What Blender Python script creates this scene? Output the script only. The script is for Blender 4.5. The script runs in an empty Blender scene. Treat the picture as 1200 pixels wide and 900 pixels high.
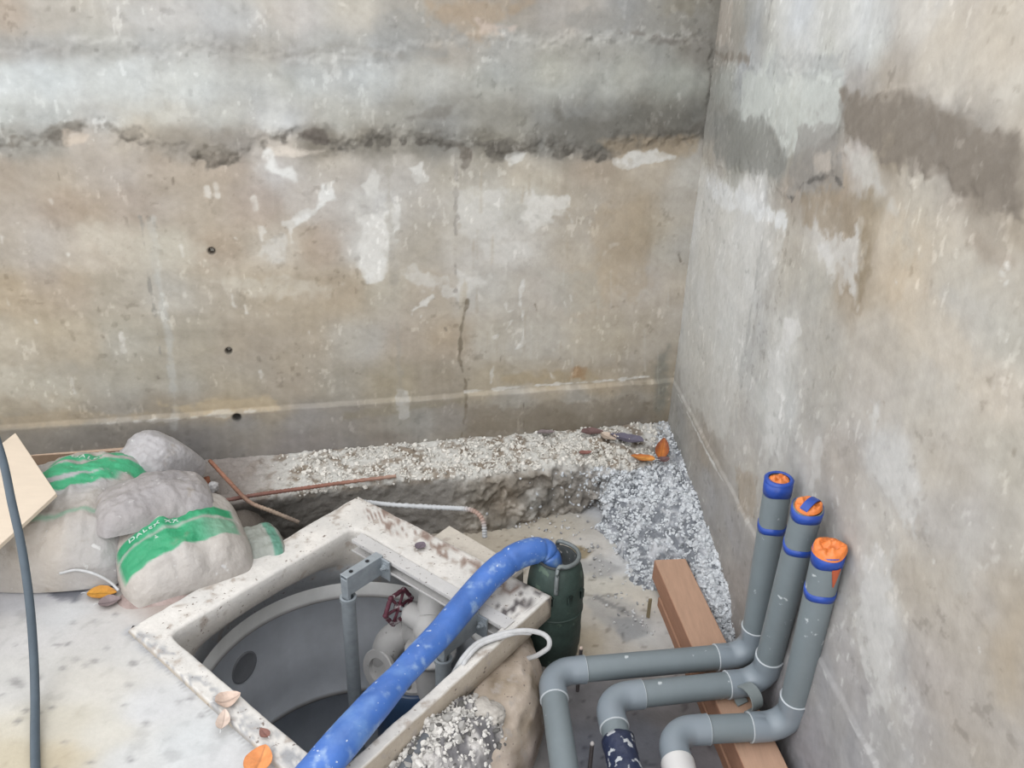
import bpy, math, random
import numpy as np
from mathutils import Vector
random.seed(7); RNG = np.random.default_rng(7)
scn = bpy.context.scene
COL = scn.collection
PI = math.pi

# ------------------------------------------------------------------ camera
F_PX, PITCH, ROLL, CAMH = 950.0, 25.0, 2.0, 1.6
_p, _r = math.radians(PITCH), math.radians(ROLL)
FW = np.array([0, math.cos(_p), -math.sin(_p)]); _rt = np.array([1., 0, 0]); _up = np.cross(_rt, FW)
RT = math.cos(_r)*_rt + math.sin(_r)*_up; UP = -math.sin(_r)*_rt + math.cos(_r)*_up
EYE = np.array([0, 0, CAMH])

def ray(u, v):
    return FW + RT*(u-600)/F_PX - UP*(v-450)/F_PX
def P(u, v, z=0.0):
    """survey: where a sight line through the photograph meets the level z"""
    d = ray(u, v); return EYE + d*((z-CAMH)/d[2])

cd = bpy.data.cameras.new('camera'); cam = bpy.data.objects.new('camera', cd); COL.objects.link(cam)
cd.sensor_width = 36.0; cd.lens = 36.0*F_PX/1200.0; cd.clip_start = 0.05
from mathutils import Matrix
M = Matrix(((RT[0], UP[0], -FW[0], 0), (RT[1], UP[1], -FW[1], 0), (RT[2], UP[2], -FW[2], CAMH), (0, 0, 0, 1)))
cam.matrix_world = M
scn.camera = cam

# ------------------------------------------------------------------ noise (numpy)
def _hash(i, j, k, seed):
    h = (i.astype(np.int64)*73856093) ^ (j.astype(np.int64)*19349663) ^ (k.astype(np.int64)*83492791) ^ (seed*2654435761)
    h = (h ^ (h >> 13)) * 1274126177
    h = (h ^ (h >> 16)) & 0xffffff
    return h.astype(np.float64)/0xffffff
def vnoise(p, seed=0):
    p = np.asarray(p, float); f = np.floor(p); t = p-f; t = t*t*t*(t*(t*6-15)+10)
    i, j, k = [f[..., a].astype(np.int64) for a in range(3)]
    out = 0
    for a in (0, 1):
        for b in (0, 1):
            for c in (0, 1):
                w = (t[..., 0] if a else 1-t[..., 0])*(t[..., 1] if b else 1-t[..., 1])*(t[..., 2] if c else 1-t[..., 2])
                out = out + w*_hash(i+a, j+b, k+c, seed)
    return out*2-1
def fbm(p, scale=1.0, octs=4, seed=0, gain=.5):
    p = np.asarray(p, float)*scale; s = 0; a = 1; n = 0
    for o in range(octs):
        s = s + a*vnoise(p, seed+o*17); n += a; a *= gain; p = p*2.03+11.7
    return s/n
def sstep(a, b, x):
    t = np.clip((x-a)/(b-a), 0, 1); return t*t*(3-2*t)
def lin(c):
    c = np.asarray(c, float)/255.0
    return np.where(c <= .04045, c/12.92, ((c+.055)/1.055)**2.4)
KA = 0.72
def alb(c, k=None):
    """display colour -> reflectance"""
    return np.clip(lin(c)*(KA if k is None else k), 0, .9)

# ------------------------------------------------------------------ materials
def mat(name, col=(180, 180, 180), k=None, rough=.8, metal=0.0, attr=False, var=.12, vscale=18, spots=None, spot_scale=60, spot_amt=.62,
        bump=.2, bscale=120, bdist=.004, spec=.4, vdetail=6, stretch=None, trans=0.0):
    m = bpy.data.materials.new(name); m.use_nodes = True
    nt = m.node_tree; N = nt.nodes; L = nt.links
    b = N['Principled BSDF']
    b.inputs['Roughness'].default_value = rough; b.inputs['Metallic'].default_value = metal
    b.inputs['Specular IOR Level'].default_value = spec
    tc = N.new('ShaderNodeTexCoord'); vec = tc.outputs['Object']
    if stretch:
        mp = N.new('ShaderNodeMapping'); mp.inputs['Scale'].default_value = stretch
        L.new(vec, mp.inputs['Vector']); vec = mp.outputs['Vector']
    if attr:
        a = N.new('ShaderNodeAttribute'); a.attribute_name = 'tint'; src = a.outputs['Color']
    else:
        a = N.new('ShaderNodeRGB'); c = alb(col, k); a.outputs[0].default_value = (*c, 1); src = a.outputs[0]
    n = N.new('ShaderNodeTexNoise'); n.inputs['Scale'].default_value = vscale; n.inputs['Detail'].default_value = vdetail
    n.inputs['Roughness'].default_value = .62
    L.new(vec, n.inputs['Vector'])
    mr = N.new('ShaderNodeMapRange'); mr.inputs['From Min'].default_value = .25; mr.inputs['From Max'].default_value = .75
    mr.inputs['To Min'].default_value = 1-var; mr.inputs['To Max'].default_value = 1+var
    L.new(n.outputs['Fac'], mr.inputs['Value'])
    mu = N.new('ShaderNodeVectorMath'); mu.operation = 'SCALE'
    L.new(src, mu.inputs[0]); L.new(mr.outputs[0], mu.inputs['Scale'])
    out = mu.outputs[0]
    if spots is not None:
        for q, (sc_, sscale, samt, *sw_) in enumerate(spots):
            n2 = N.new('ShaderNodeTexNoise'); n2.inputs['Scale'].default_value = sscale; n2.inputs['Detail'].default_value = 4
            ad = N.new('ShaderNodeVectorMath'); ad.inputs[1].default_value = (3.1*q+1.7, 5.2*q, 1.3)
            L.new(vec, ad.inputs[0]); L.new(ad.outputs[0], n2.inputs['Vector'])
            r2 = N.new('ShaderNodeMapRange'); r2.inputs['From Min'].default_value = samt; r2.inputs['From Max'].default_value = samt+(sw_[0] if sw_ else .06)
            r2.interpolation_type = 'SMOOTHSTEP'
            L.new(n2.outputs['Fac'], r2.inputs['Value'])
            mx = N.new('ShaderNodeMix'); mx.data_type = 'RGBA'
            L.new(r2.outputs[0], mx.inputs['Factor']); L.new(out, mx.inputs[6]); mx.inputs[7].default_value = (*alb(sc_), 1)
            out = mx.outputs[2]
    L.new(out, b.inputs['Base Color'])
    if bump:
        nb = N.new('ShaderNodeTexNoise'); nb.inputs['Scale'].default_value = bscale; nb.inputs['Detail'].default_value = 5
        L.new(vec, nb.inputs['Vector'])
        bp = N.new('ShaderNodeBump'); bp.inputs['Strength'].default_value = bump; bp.inputs['Distance'].default_value = bdist
        L.new(nb.outputs['Fac'], bp.inputs['Height']); L.new(bp.outputs[0], b.inputs['Normal'])
    return m

# ------------------------------------------------------------------ mesh builder
class MB:
    def __init__(s): s.v = []; s.f = []; s.c = []; s.n = 0
    def add(s, v, f, col=None):
        v = np.asarray(v, float).reshape(-1, 3)
        s.v.append(v); s.f += [tuple(int(i)+s.n for i in q) for q in f]; s.n += len(v)
        c = np.ones((len(v), 3))*.5 if col is None else np.broadcast_to(np.asarray(col, float), (len(v), 3))
        s.c.append(c); return s
    def frame_box(s, c, ax, ay, az, col=None, bev=0.0):
        """box from centre and three half-axis vectors, edges chamfered"""
        c, ax, ay, az = map(np.asarray, (c, ax, ay, az))
        if bev <= 0:
            v = [c+i*ax+j*ay+k*az for i in (-1, 1) for j in (-1, 1) for k in (-1, 1)]
            f = [(0, 1, 3, 2), (4, 6, 7, 5), (0, 4, 5, 1), (2, 3, 7, 6), (0, 2, 6, 4), (1, 5, 7, 3)]
            return s.add(v, f, col)
        lx, ly, lz = [np.linalg.norm(a) for a in (ax, ay, az)]
        bx, by, bz = [min(bev/l, .45) for l in (lx, ly, lz)]
        v = []; idx = {}
        for i in (-1, 1):
            for j in (-1, 1):
                for k in (-1, 1):
                    for w in range(3):
                        e = [i*(1-bx), j*(1-by), k*(1-bz)]; e[w] = (i, j, k)[w]
                        idx[(i, j, k, w)] = len(v); v.append(c+e[0]*ax+e[1]*ay+e[2]*az)
        f = []
        q = [(-1, -1), (-1, 1), (1, 1), (1, -1)]
        for w in range(3):
            for sg in (-1, 1):
                loop = []
                for (a, b) in q:
                    t = [a, b]; t.insert(w, sg); loop.append(idx[(*t, w)])
                f.append(loop)
        for w in range(3):
            o = [x for x in range(3) if x != w]
            for a in (-1, 1):
                for b in (-1, 1):
                    def g(sw, face):
                        t = [0, 0, 0]; t[w] = sw; t[o[0]] = a; t[o[1]] = b; return idx[(*t, face)]
                    f.append([g(-1, o[0]), g(1, o[0]), g(1, o[1]), g(-1, o[1])])
        for i in (-1, 1):
            for j in (-1, 1):
                for k in (-1, 1): f.append([idx[(i, j, k, w)] for w in range(3)])
        return s.add(v, f, col)
    def tube(s, path, r, seg=16, col=None, caps=True, squash=None):
        path = np.asarray(path, float); n = len(path)
        r = np.broadcast_to(np.asarray(r, float), (n,))
        t = np.gradient(path, axis=0); t /= np.linalg.norm(t, axis=1)[:, None]+1e-12
        ref = np.array([0, 0, 1.]) if abs(t[0][2]) < .9 else np.array([1., 0, 0])
        u = np.cross(ref, t[0]); u /= np.linalg.norm(u)
        V = []
        for i in range(n):
            u = u-t[i]*(u@t[i]); u /= np.linalg.norm(u); w = np.cross(t[i], u)
            for k in range(seg):
                a = 2*PI*k/seg
                sq = 1 if squash is None else squash[i]
                V.append(path[i]+r[i]*(u*math.cos(a)+w*math.sin(a)*sq))
        f = [(i*seg+k, i*seg+(k+1) % seg, (i+1)*seg+(k+1) % seg, (i+1)*seg+k) for i in range(n-1) for k in range(seg)]
        if caps: f += [tuple(range(seg))[::-1], tuple((n-1)*seg+k for k in range(seg))]
        if col is not None and np.ndim(col) == 2 and len(col) == n: col = np.repeat(col, seg, axis=0)
        return s.add(V, f, col)
    def lathe(s, base, axis, prof, seg=32, col=None, caps=True):
        base = np.asarray(base, float); axis = np.asarray(axis, float); axis /= np.linalg.norm(axis)
        ref = np.array([0, 0, 1.]) if abs(axis[2]) < .9 else np.array([1., 0, 0])
        u = np.cross(ref, axis); u /= np.linalg.norm(u); w = np.cross(axis, u)
        V = [base+axis*h+rr*(u*math.cos(2*PI*k/seg)+w*math.sin(2*PI*k/seg)) for rr, h in prof for k in range(seg)]
        n = len(prof)
        f = [(i*seg+k, i*seg+(k+1) % seg, (i+1)*seg+(k+1) % seg, (i+1)*seg+k) for i in range(n-1) for k in range(seg)]
        if caps: f += [tuple(range(seg))[::-1], tuple((n-1)*seg+k for k in range(seg))]
        if col is not None and np.ndim(col) == 2 and len(col) == n: col = np.repeat(col, seg, axis=0)
        return s.add(V, f, col)
    def grid(s, G, col=None, flip=False):
        a, b = G.shape[:2]
        i, j = np.meshgrid(np.arange(a-1), np.arange(b-1), indexing='ij'); o = (i*b+j).ravel()
        F = np.stack([o, o+b, o+b+1, o+1], 1)
        if flip: F = F[:, ::-1]
        return s.add(G.reshape(-1, 3), F.tolist(), None if col is None else np.asarray(col).reshape(-1, 3))

OFF = {}
def emit(name, mb, m, parent=None, base=None, smooth=True, sub=0):
    V = np.concatenate(mb.v)
    off = OFF[parent.name] if parent else (np.array(base, float) if base is not None else
                                           np.array([*(V.min(0)+V.max(0))[:2]/2, V[:, 2].min()]))
    me = bpy.data.meshes.new(name)
    me.from_pydata((V-off).tolist(), [], mb.f)
    C = np.concatenate(mb.c); ca = me.attributes.new('tint', 'FLOAT_COLOR', 'POINT')
    ca.data.foreach_set('color', np.concatenate([C, np.ones((len(C), 1))], 1).astype(np.float32).ravel())
    if smooth: me.polygons.foreach_set('use_smooth', np.ones(len(me.polygons), bool))
    me.materials.append(m); me.update()
    o = bpy.data.objects.new(name, me); COL.objects.link(o)
    if parent: o.parent = parent
    else: o.location = off
    OFF[o.name] = off
    if smooth == 'auto':
        import bmesh
        bm = bmesh.new(); bm.from_mesh(me)
        for e in bm.edges:
            if len(e.link_faces) == 2 and e.calc_face_angle(0) > .6: e.smooth = False
        bm.to_mesh(me); bm.free()
    if sub:
        md = o.modifiers.new('subd', 'SUBSURF'); md.levels = sub; md.render_levels = sub
    return o
def tag(o, label=None, cat=None, group=None, kind=None):
    if label: o['label'] = label
    if cat: o['category'] = cat
    if group: o['group'] = group
    if kind: o['kind'] = kind
    return o
def thing(name, loc, label, cat, group=None):
    o = bpy.data.objects.new(name, None); COL.objects.link(o); o.location = loc; o.empty_display_size = .05
    OFF[o.name] = np.array(loc, float); return tag(o, label, cat, group)

def catmull(pts, n=12):
    p = np.asarray(pts, float); p = np.vstack([2*p[0]-p[1], p, 2*p[-1]-p[-2]]); out = []
    for i in range(1, len(p)-2):
        for t in np.linspace(0, 1, n, endpoint=False):
            a, b, c, d = p[i-1:i+3]
            out.append(.5*((2*b)+(-a+c)*t+(2*a-5*b+4*c-d)*t*t+(-a+3*b-3*c+d)*t**3))
    out.append(p[-2]); return np.array(out)
def nrm(v): v = np.asarray(v, float); return v/np.linalg.norm(v)

# ------------------------------------------------------------------ walls
ZL = 0.15                                             # height of the step in both walls
a0, b0 = P(150, 490, ZL), P(780, 445, ZL); p0, q0 = P(795, 455, ZL), P(1010, 860, ZL)
dB = nrm(b0-a0); dR = nrm(q0-p0)
_t = np.linalg.solve(np.array([dB[:2], -dR[:2]]).T, (p0-a0)[:2]); CORNER = (a0+dB*_t[0]); CORNER[2] = 0
nB = np.array([dB[1], -dB[0], 0]); nR = np.array([dR[1], -dR[0], 0])   # both point into the pit
if nB[1] > 0: nB = -nB
if nR[0] > 0: nR = -nR
class Chart:
    def __init__(s, o, d, n): s.o, s.d, s.n = o, d, n
    def px(s, u, v):
        r = ray(u, v); t = ((s.o-EYE)@s.n)/(r@s.n); w = EYE+r*t-s.o; return np.array([w@s.d, w[2]])
    def at(s, a, z, h=0): return s.o+s.d*a+s.n*h+np.array([0, 0, z])
WB = Chart(CORNER, -dB, nB); WR = Chart(CORNER, dR, nR)

def poly_sd(pts, X, Z):
    """signed distance to polygon (positive inside)"""
    d = np.full(X.shape, 1e9); inside = np.zeros(X.shape, bool); n = len(pts)
    for i in range(n):
        x1, z1 = pts[i]; x2, z2 = pts[(i+1) % n]
        ex, ez = x2-x1, z2-z1; wx, wz = X-x1, Z-z1
        t = np.clip((wx*ex+wz*ez)/(ex*ex+ez*ez+1e-12), 0, 1)
        d = np.minimum(d, np.hypot(wx-t*ex, wz-t*ez))
        c = ((z1 <= Z) & (z2 > Z)) | ((z2 <= Z) & (z1 > Z))
        with np.errstate(divide='ignore', invalid='ignore'): xi = x1+(Z-z1)/(z2-z1+1e-30)*ex
        inside ^= c & (X < xi)
    return np.where(inside, d, -d)
def line_d(pts, X, Z):
    d = np.full(X.shape, 1e9)
    for i in range(len(pts)-1):
        x1, z1 = pts[i]; x2, z2 = pts[i+1]; ex, ez = x2-x1, z2-z1
        t = np.clip(((X-x1)*ex+(Z-z1)*ez)/(ex*ex+ez*ez+1e-12), 0, 1)
        d = np.minimum(d, np.hypot(X-x1-t*ex, Z-z1-t*ez))
    return d
def rbf(S, X, Z, eps=.05):
    """smooth fill-in between surveyed colour samples (x, z, rgb)"""
    xs = np.array([q[0] for q in S]); zs = np.array([q[1] for q in S]); cs = np.array([q[2] for q in S], float)
    out = np.zeros(X.shape+(3,)); W = np.zeros(X.shape)
    for x, z, c in zip(xs, zs, cs):
        w = 1/((X-x)**2+(Z-z)**2*2.0+eps**2)**2.2
        W += w; out += w[..., None]*c
    return out/W[..., None]

def surface_paint(base, X, Z, layers, tr, wn, wn2, brk=None):
    """stains, patches, scratches and some painted shade laid over the base colour; tr maps survey points to surface coordinates"""
    C = base
    for ly in layers:
        kind, pts, col, soft = ly[:4]; amt = ly[4] if len(ly) > 4 else 1.0; width = ly[5] if len(ly) > 5 else 0
        rough = ly[6] if len(ly) > 6 else .012
        q = [tr(*p) for p in pts]
        qa = np.array(q); m = .12
        sel = (X > qa[:, 0].min()-m) & (X < qa[:, 0].max()+m) & (Z > qa[:, 1].min()-m) & (Z < qa[:, 1].max()+m)
        if not sel.any(): continue
        x, z = X[sel], Z[sel]
        n = wn[sel]*rough+wn2[sel]*rough*.7
        sd = poly_sd(q, x, z) if kind == 'poly' else width/2-line_d(q, x, z)
        a = sstep(-soft, soft, sd+n)*amt
        if brk is not None: a = a*(.62+.38*sstep(-.30, .25, brk[sel]+np.clip(sd/.08, -.3, .3)))
        C[sel] = C[sel]*(1-a[:, None])+np.array(col, float)*a[:, None]
    return C

def rows(*R):
    out = []
    for v, *it in R:
        for u, r, g, b in it: out.append((u, v, (r, g, b)))
    return out
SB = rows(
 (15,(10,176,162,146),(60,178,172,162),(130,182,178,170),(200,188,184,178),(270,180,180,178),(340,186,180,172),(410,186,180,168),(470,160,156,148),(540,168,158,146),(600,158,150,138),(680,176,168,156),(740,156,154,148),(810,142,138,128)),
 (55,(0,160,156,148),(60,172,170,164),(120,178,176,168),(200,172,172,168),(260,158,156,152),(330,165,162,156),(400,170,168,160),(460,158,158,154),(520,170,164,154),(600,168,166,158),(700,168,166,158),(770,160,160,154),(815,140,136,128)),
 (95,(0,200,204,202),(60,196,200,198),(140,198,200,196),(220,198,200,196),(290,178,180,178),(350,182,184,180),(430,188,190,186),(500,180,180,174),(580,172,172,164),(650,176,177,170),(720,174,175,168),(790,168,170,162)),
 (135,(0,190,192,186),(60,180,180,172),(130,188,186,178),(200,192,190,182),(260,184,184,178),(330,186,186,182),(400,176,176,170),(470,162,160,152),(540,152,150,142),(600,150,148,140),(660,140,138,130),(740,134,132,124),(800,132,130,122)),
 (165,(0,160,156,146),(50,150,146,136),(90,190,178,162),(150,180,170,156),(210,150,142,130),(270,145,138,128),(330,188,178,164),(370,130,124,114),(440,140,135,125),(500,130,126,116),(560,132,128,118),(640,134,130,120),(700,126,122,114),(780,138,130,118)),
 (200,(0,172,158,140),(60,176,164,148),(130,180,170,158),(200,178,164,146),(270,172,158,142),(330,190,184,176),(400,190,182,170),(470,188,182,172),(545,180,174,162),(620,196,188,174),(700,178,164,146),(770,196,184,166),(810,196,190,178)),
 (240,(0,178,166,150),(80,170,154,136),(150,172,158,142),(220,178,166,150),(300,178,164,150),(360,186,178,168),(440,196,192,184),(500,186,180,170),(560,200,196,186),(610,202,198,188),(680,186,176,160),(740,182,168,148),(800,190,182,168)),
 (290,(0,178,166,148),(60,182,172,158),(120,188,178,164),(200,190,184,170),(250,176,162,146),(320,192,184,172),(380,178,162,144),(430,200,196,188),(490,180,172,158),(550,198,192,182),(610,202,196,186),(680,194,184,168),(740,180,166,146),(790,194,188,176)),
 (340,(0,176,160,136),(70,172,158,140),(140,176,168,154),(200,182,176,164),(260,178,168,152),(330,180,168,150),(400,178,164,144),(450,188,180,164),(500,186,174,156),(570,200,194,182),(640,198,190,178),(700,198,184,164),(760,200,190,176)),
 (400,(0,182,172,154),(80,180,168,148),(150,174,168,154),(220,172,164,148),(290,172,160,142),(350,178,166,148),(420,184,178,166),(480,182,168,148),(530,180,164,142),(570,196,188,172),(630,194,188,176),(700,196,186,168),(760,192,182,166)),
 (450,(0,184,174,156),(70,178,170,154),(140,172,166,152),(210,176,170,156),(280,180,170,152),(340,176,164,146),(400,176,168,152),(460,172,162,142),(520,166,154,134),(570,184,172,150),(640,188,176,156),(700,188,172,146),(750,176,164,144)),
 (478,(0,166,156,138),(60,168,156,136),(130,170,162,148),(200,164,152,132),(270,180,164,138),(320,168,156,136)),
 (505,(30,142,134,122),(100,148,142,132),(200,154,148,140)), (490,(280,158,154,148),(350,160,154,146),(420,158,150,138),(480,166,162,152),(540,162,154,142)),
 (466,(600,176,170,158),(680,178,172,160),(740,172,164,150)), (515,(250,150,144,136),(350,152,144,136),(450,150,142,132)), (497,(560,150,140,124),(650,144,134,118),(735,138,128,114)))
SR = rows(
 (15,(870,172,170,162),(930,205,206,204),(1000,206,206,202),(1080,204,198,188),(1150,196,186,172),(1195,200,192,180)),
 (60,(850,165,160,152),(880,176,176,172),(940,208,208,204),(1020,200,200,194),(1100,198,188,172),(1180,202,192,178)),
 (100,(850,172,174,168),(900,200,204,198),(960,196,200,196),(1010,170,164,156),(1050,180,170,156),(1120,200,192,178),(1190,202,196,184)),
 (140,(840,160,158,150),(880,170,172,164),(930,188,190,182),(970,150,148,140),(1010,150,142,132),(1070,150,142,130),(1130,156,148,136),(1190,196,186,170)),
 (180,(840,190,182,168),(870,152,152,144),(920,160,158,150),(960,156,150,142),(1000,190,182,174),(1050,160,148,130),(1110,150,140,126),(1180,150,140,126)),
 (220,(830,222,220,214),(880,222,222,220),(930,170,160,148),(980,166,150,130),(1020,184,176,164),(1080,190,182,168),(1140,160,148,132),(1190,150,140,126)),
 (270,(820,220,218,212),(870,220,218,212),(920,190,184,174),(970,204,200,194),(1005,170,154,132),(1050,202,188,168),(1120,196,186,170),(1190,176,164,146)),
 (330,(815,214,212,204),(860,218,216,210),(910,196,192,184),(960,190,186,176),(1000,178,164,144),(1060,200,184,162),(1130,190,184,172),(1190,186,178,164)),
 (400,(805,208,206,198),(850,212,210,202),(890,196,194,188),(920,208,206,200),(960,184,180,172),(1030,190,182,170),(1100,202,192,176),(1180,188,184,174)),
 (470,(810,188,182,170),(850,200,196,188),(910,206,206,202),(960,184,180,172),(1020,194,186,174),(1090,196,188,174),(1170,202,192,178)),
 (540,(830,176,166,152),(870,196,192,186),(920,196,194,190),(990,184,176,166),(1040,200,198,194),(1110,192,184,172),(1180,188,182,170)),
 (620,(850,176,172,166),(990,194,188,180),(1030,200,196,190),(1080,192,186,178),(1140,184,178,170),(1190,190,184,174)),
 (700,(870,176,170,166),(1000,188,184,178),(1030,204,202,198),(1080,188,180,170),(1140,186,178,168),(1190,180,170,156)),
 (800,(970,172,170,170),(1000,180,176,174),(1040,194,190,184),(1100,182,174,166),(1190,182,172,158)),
 (880,(950,160,158,162),(1000,170,168,168),(1040,182,180,178),(1100,180,174,168),(1190,182,174,164)),  # lower right darkening: partly wall tone, partly shading kept in the colour
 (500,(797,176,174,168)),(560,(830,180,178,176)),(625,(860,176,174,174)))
WH = (226, 226, 222)
LB = [
 ('line',[(0,50),(60,58),(120,60),(200,60),(240,50),(300,62),(340,66),(400,52),(440,60),(470,66)],(140,136,128),.02,.55,.02),
 ('poly',[(425,45),(470,12),(560,30),(545,52),(480,56),(440,62)],(150,150,146),.02,.5,0,.03),
 ('poly',[(500,2),(640,0),(600,30),(560,40),(520,30)],(172,150,124),.02,.6,0,.03),
 ('poly',[(660,20),(700,10),(790,10),(835,5),(835,50),(780,48),(740,40),(690,38)],(152,150,144),.02,.6,0,.03),
 ('line',[(690,44),(740,38),(790,48),(830,46)],(120,114,106),.008,.6,.006,.02),
 ('poly',[(120,5),(260,2),(330,40),(260,55),(180,50)],(184,184,182),.04,.4),
 ('poly',[(560,25),(610,28),(605,38),(565,36)],(205,188,176),.01,.6),
 ('poly',[(0,75),(150,62),(260,66),(280,110),(180,130),(80,125),(0,132)],(198,201,198),.03,.35,0,.03),
 ('poly',[(470,140),(500,128),(538,118),(520,140)],(128,124,116),.01,.7),
 ('poly',[(650,128),(700,142),(760,128),(812,130),(815,165),(760,162),(700,180),(650,165)],(118,115,107),.02,.75,0,.02),
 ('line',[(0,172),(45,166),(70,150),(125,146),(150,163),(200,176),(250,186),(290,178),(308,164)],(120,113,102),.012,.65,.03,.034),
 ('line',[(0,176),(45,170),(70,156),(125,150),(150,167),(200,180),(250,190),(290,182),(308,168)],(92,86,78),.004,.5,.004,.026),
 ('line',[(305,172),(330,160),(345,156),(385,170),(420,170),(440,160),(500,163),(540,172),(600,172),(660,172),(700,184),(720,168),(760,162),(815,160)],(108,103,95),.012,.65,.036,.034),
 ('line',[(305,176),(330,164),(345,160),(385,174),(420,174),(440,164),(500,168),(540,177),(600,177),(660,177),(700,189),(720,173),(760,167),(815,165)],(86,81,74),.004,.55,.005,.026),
 ('poly',[(345,155),(372,152),(392,168),(370,174)],(108,100,92),.006,.9),
 ('poly',[(535,170),(556,172),(552,196),(545,200),(536,186)],(120,112,102),.006,.9),
 ('poly',[(75,152),(105,158),(100,170),(78,166)],(206,190,172),.006,.8),
 ('poly',[(310,168),(340,172),(384,176),(350,186),(312,180)],(226,214,200),.008,.7),
 ('poly',[(700,165),(820,160),(818,180),(730,190)],(184,164,136),.012,.6),
 ('poly',[(720,190),(740,182),(770,178),(790,184),(760,190),(735,200)],(222,220,214),.006,.9),
 ('poly',[(595,185),(618,178),(612,188),(600,190)],(216,214,208),.005,.9),
 ('poly',[(305,178),(318,172),(325,200),(345,190),(350,215),(330,208),(312,196)],WH,.008,.8),
 ('poly',[(318,118),(338,115),(332,150),(318,160),(300,150)],(206,206,202),.012,.65),
 ('poly',[(378,215),(392,212),(396,235),(385,238),(372,250),(340,268),(335,262),(370,243)],WH,.006,.85),
 ('poly',[(422,258),(446,246),(468,238),(466,262),(452,300),(446,330),(428,326),(418,290)],(224,222,216),.010,.85,0,.02),
 ('poly',[(425,218),(440,200),(446,215),(436,232)],(216,214,208),.006,.7),
 ('poly',[(535,226),(588,224),(586,262),(600,280),(560,290),(540,270)],(212,209,202),.012,.75,0,.02),
 ('poly',[(618,228),(668,226),(674,244),(640,258),(625,276),(618,262)],(224,221,214),.008,.8,0,.02),
 ('poly',[(478,312),(500,318),(532,330),(536,350),(505,338),(480,325)],(212,208,200),.010,.75,0,.02),
 ('poly',[(535,315),(570,318),(574,335),(536,345)],(216,213,206),.010,.8,0,.02),
 ('poly',[(565,290),(620,282),(624,296),(590,310),(566,302)],(214,211,204),.010,.7,0,.02),
 ('poly',[(300,285),(335,278),(330,305),(305,300)],(216,212,204),.010,.7,0,.02),
 ('poly',[(422,302),(452,305),(448,330),(424,326)],(222,220,214),.006,.8,0,.015),
 ('line',[(483,364),(498,356),(507,347)],(222,219,212),.004,.9,.008),
 ('line',[(578,395),(592,388),(599,378)],(230,228,222),.004,.9,.012),
 ('line',[(594,414),(606,408),(613,400),(614,385),(609,350),(612,330)],(226,224,218),.003,.85,.006),
 ('line',[(575,450),(577,420),(576,400)],(214,210,200),.003,.8,.004),
 ('line',[(590,340),(594,365),(606,362)],(222,219,212),.003,.8,.008),
 ('line',[(708,298),(716,290),(735,282)],(220,214,206),.003,.8,.004),
 ('line',[(545,320),(541,380),(540,410)],(196,184,162),.006,.6,.01),
 ('line',[(548,352),(541,382),(538,420),(546,450),(545,480),(540,510)],(120,108,90),.004,.75,.004,.008),
 ('line',[(534,185),(534,260),(534,340)],(156,150,142),.003,.7,.004),
 ('line',[(455,200),(458,280),(462,340),(468,420),(470,490)],(168,162,150),.006,.5,.012),
 ('line',[(165,255),(172,310),(182,370),(192,440)],(142,138,130),.003,.7,.004),
 ('line',[(178,260),(186,330),(198,400),(205,470),(206,500)],(190,190,184),.008,.55,.03),
 ('poly',[(90,262),(165,268),(235,285),(240,310),(180,320),(100,290)],(198,190,174),.03,.5,0,.03),
 ('poly',[(250,330),(340,325),(400,335),(390,345),(300,348)],(206,198,182),.014,.6,0,.02),
 ('poly',[(0,425),(60,440),(110,470),(60,480),(0,460)],(196,190,174),.03,.5,0,.03),
 ('poly',[(190,475),(250,466),(312,465),(330,478),(220,488)],(200,180,146),.014,.7,0,.02),
 ('poly',[(0,488),(90,482),(180,484),(160,490),(0,500)],(178,160,132),.012,.6),
 ('poly',[(590,440),(690,432),(700,444),(640,452),(590,452)],(176,156,120),.014,.55),
 ('poly',[(670,432),(688,430),(684,443),(668,444)],(172,132,92),.006,.6),
 ('poly',[(400,480),(545,462),(545,470),(400,492)],(150,140,118),.010,.5),
 ('line',[(120,494),(200,490),(300,480)],(206,202,194),.003,.7,.006),
 ('line',[(545,459),(620,452),(700,447),(760,441)],(228,226,220),.002,.9,.006,.006),
 ('poly',[(466,458),(480,458),(481,488),(468,488)],(196,194,188),.004,.7),
 ('line',[(612,458),(613,505)],(96,90,82),.002,.8,.004,.004),
 ('poly',[(768,420),(786,400),(782,470),(772,490),(760,480)],(132,134,126),.02,.6),
 ('line',[(838,10),(830,110),(822,160)],(120,116,108),.004,.7,.006),
 ('poly',[(545,480),(650,470),(770,462),(772,490),(650,502),(545,510)],(142,130,112),.015,.55,0,.02),
 ('poly',[(0,505),(200,500),(240,540),(0,545)],(140,134,126),.02,.5),
 ('poly',[(480,196),(495,190),(500,212),(490,218)],(216,214,208),.005,.8),
 ('poly',[(690,238),(742,234),(760,330),(740,350),(700,330)],(190,172,146),.03,.55,0,.03),
 ('poly',[(640,320),(700,310),(710,360),(660,370)],(190,186,174),.02,.5,0,.03),
]
for (u, v, l) in [(28,278,12),(2,285,14),(80,305,14),(212,294,14),(7,350,14),(143,400,18),(85,452,16),(305,442,12),(287,362,8),(196,337,8),(272,352,12),(362,392,8),(408,296,16),(253,223,8),(242,224,8),(298,238,12),(305,275,14),(340,276,14),(325,292,12),(60,240,10),(560,345,9),(668,256,9),(645,440,6)]:
    LB.append(('line',[(u, v-l/2),(u+2, v+l/2)],(222,217,208),.005,.7,.008,.010))
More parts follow.
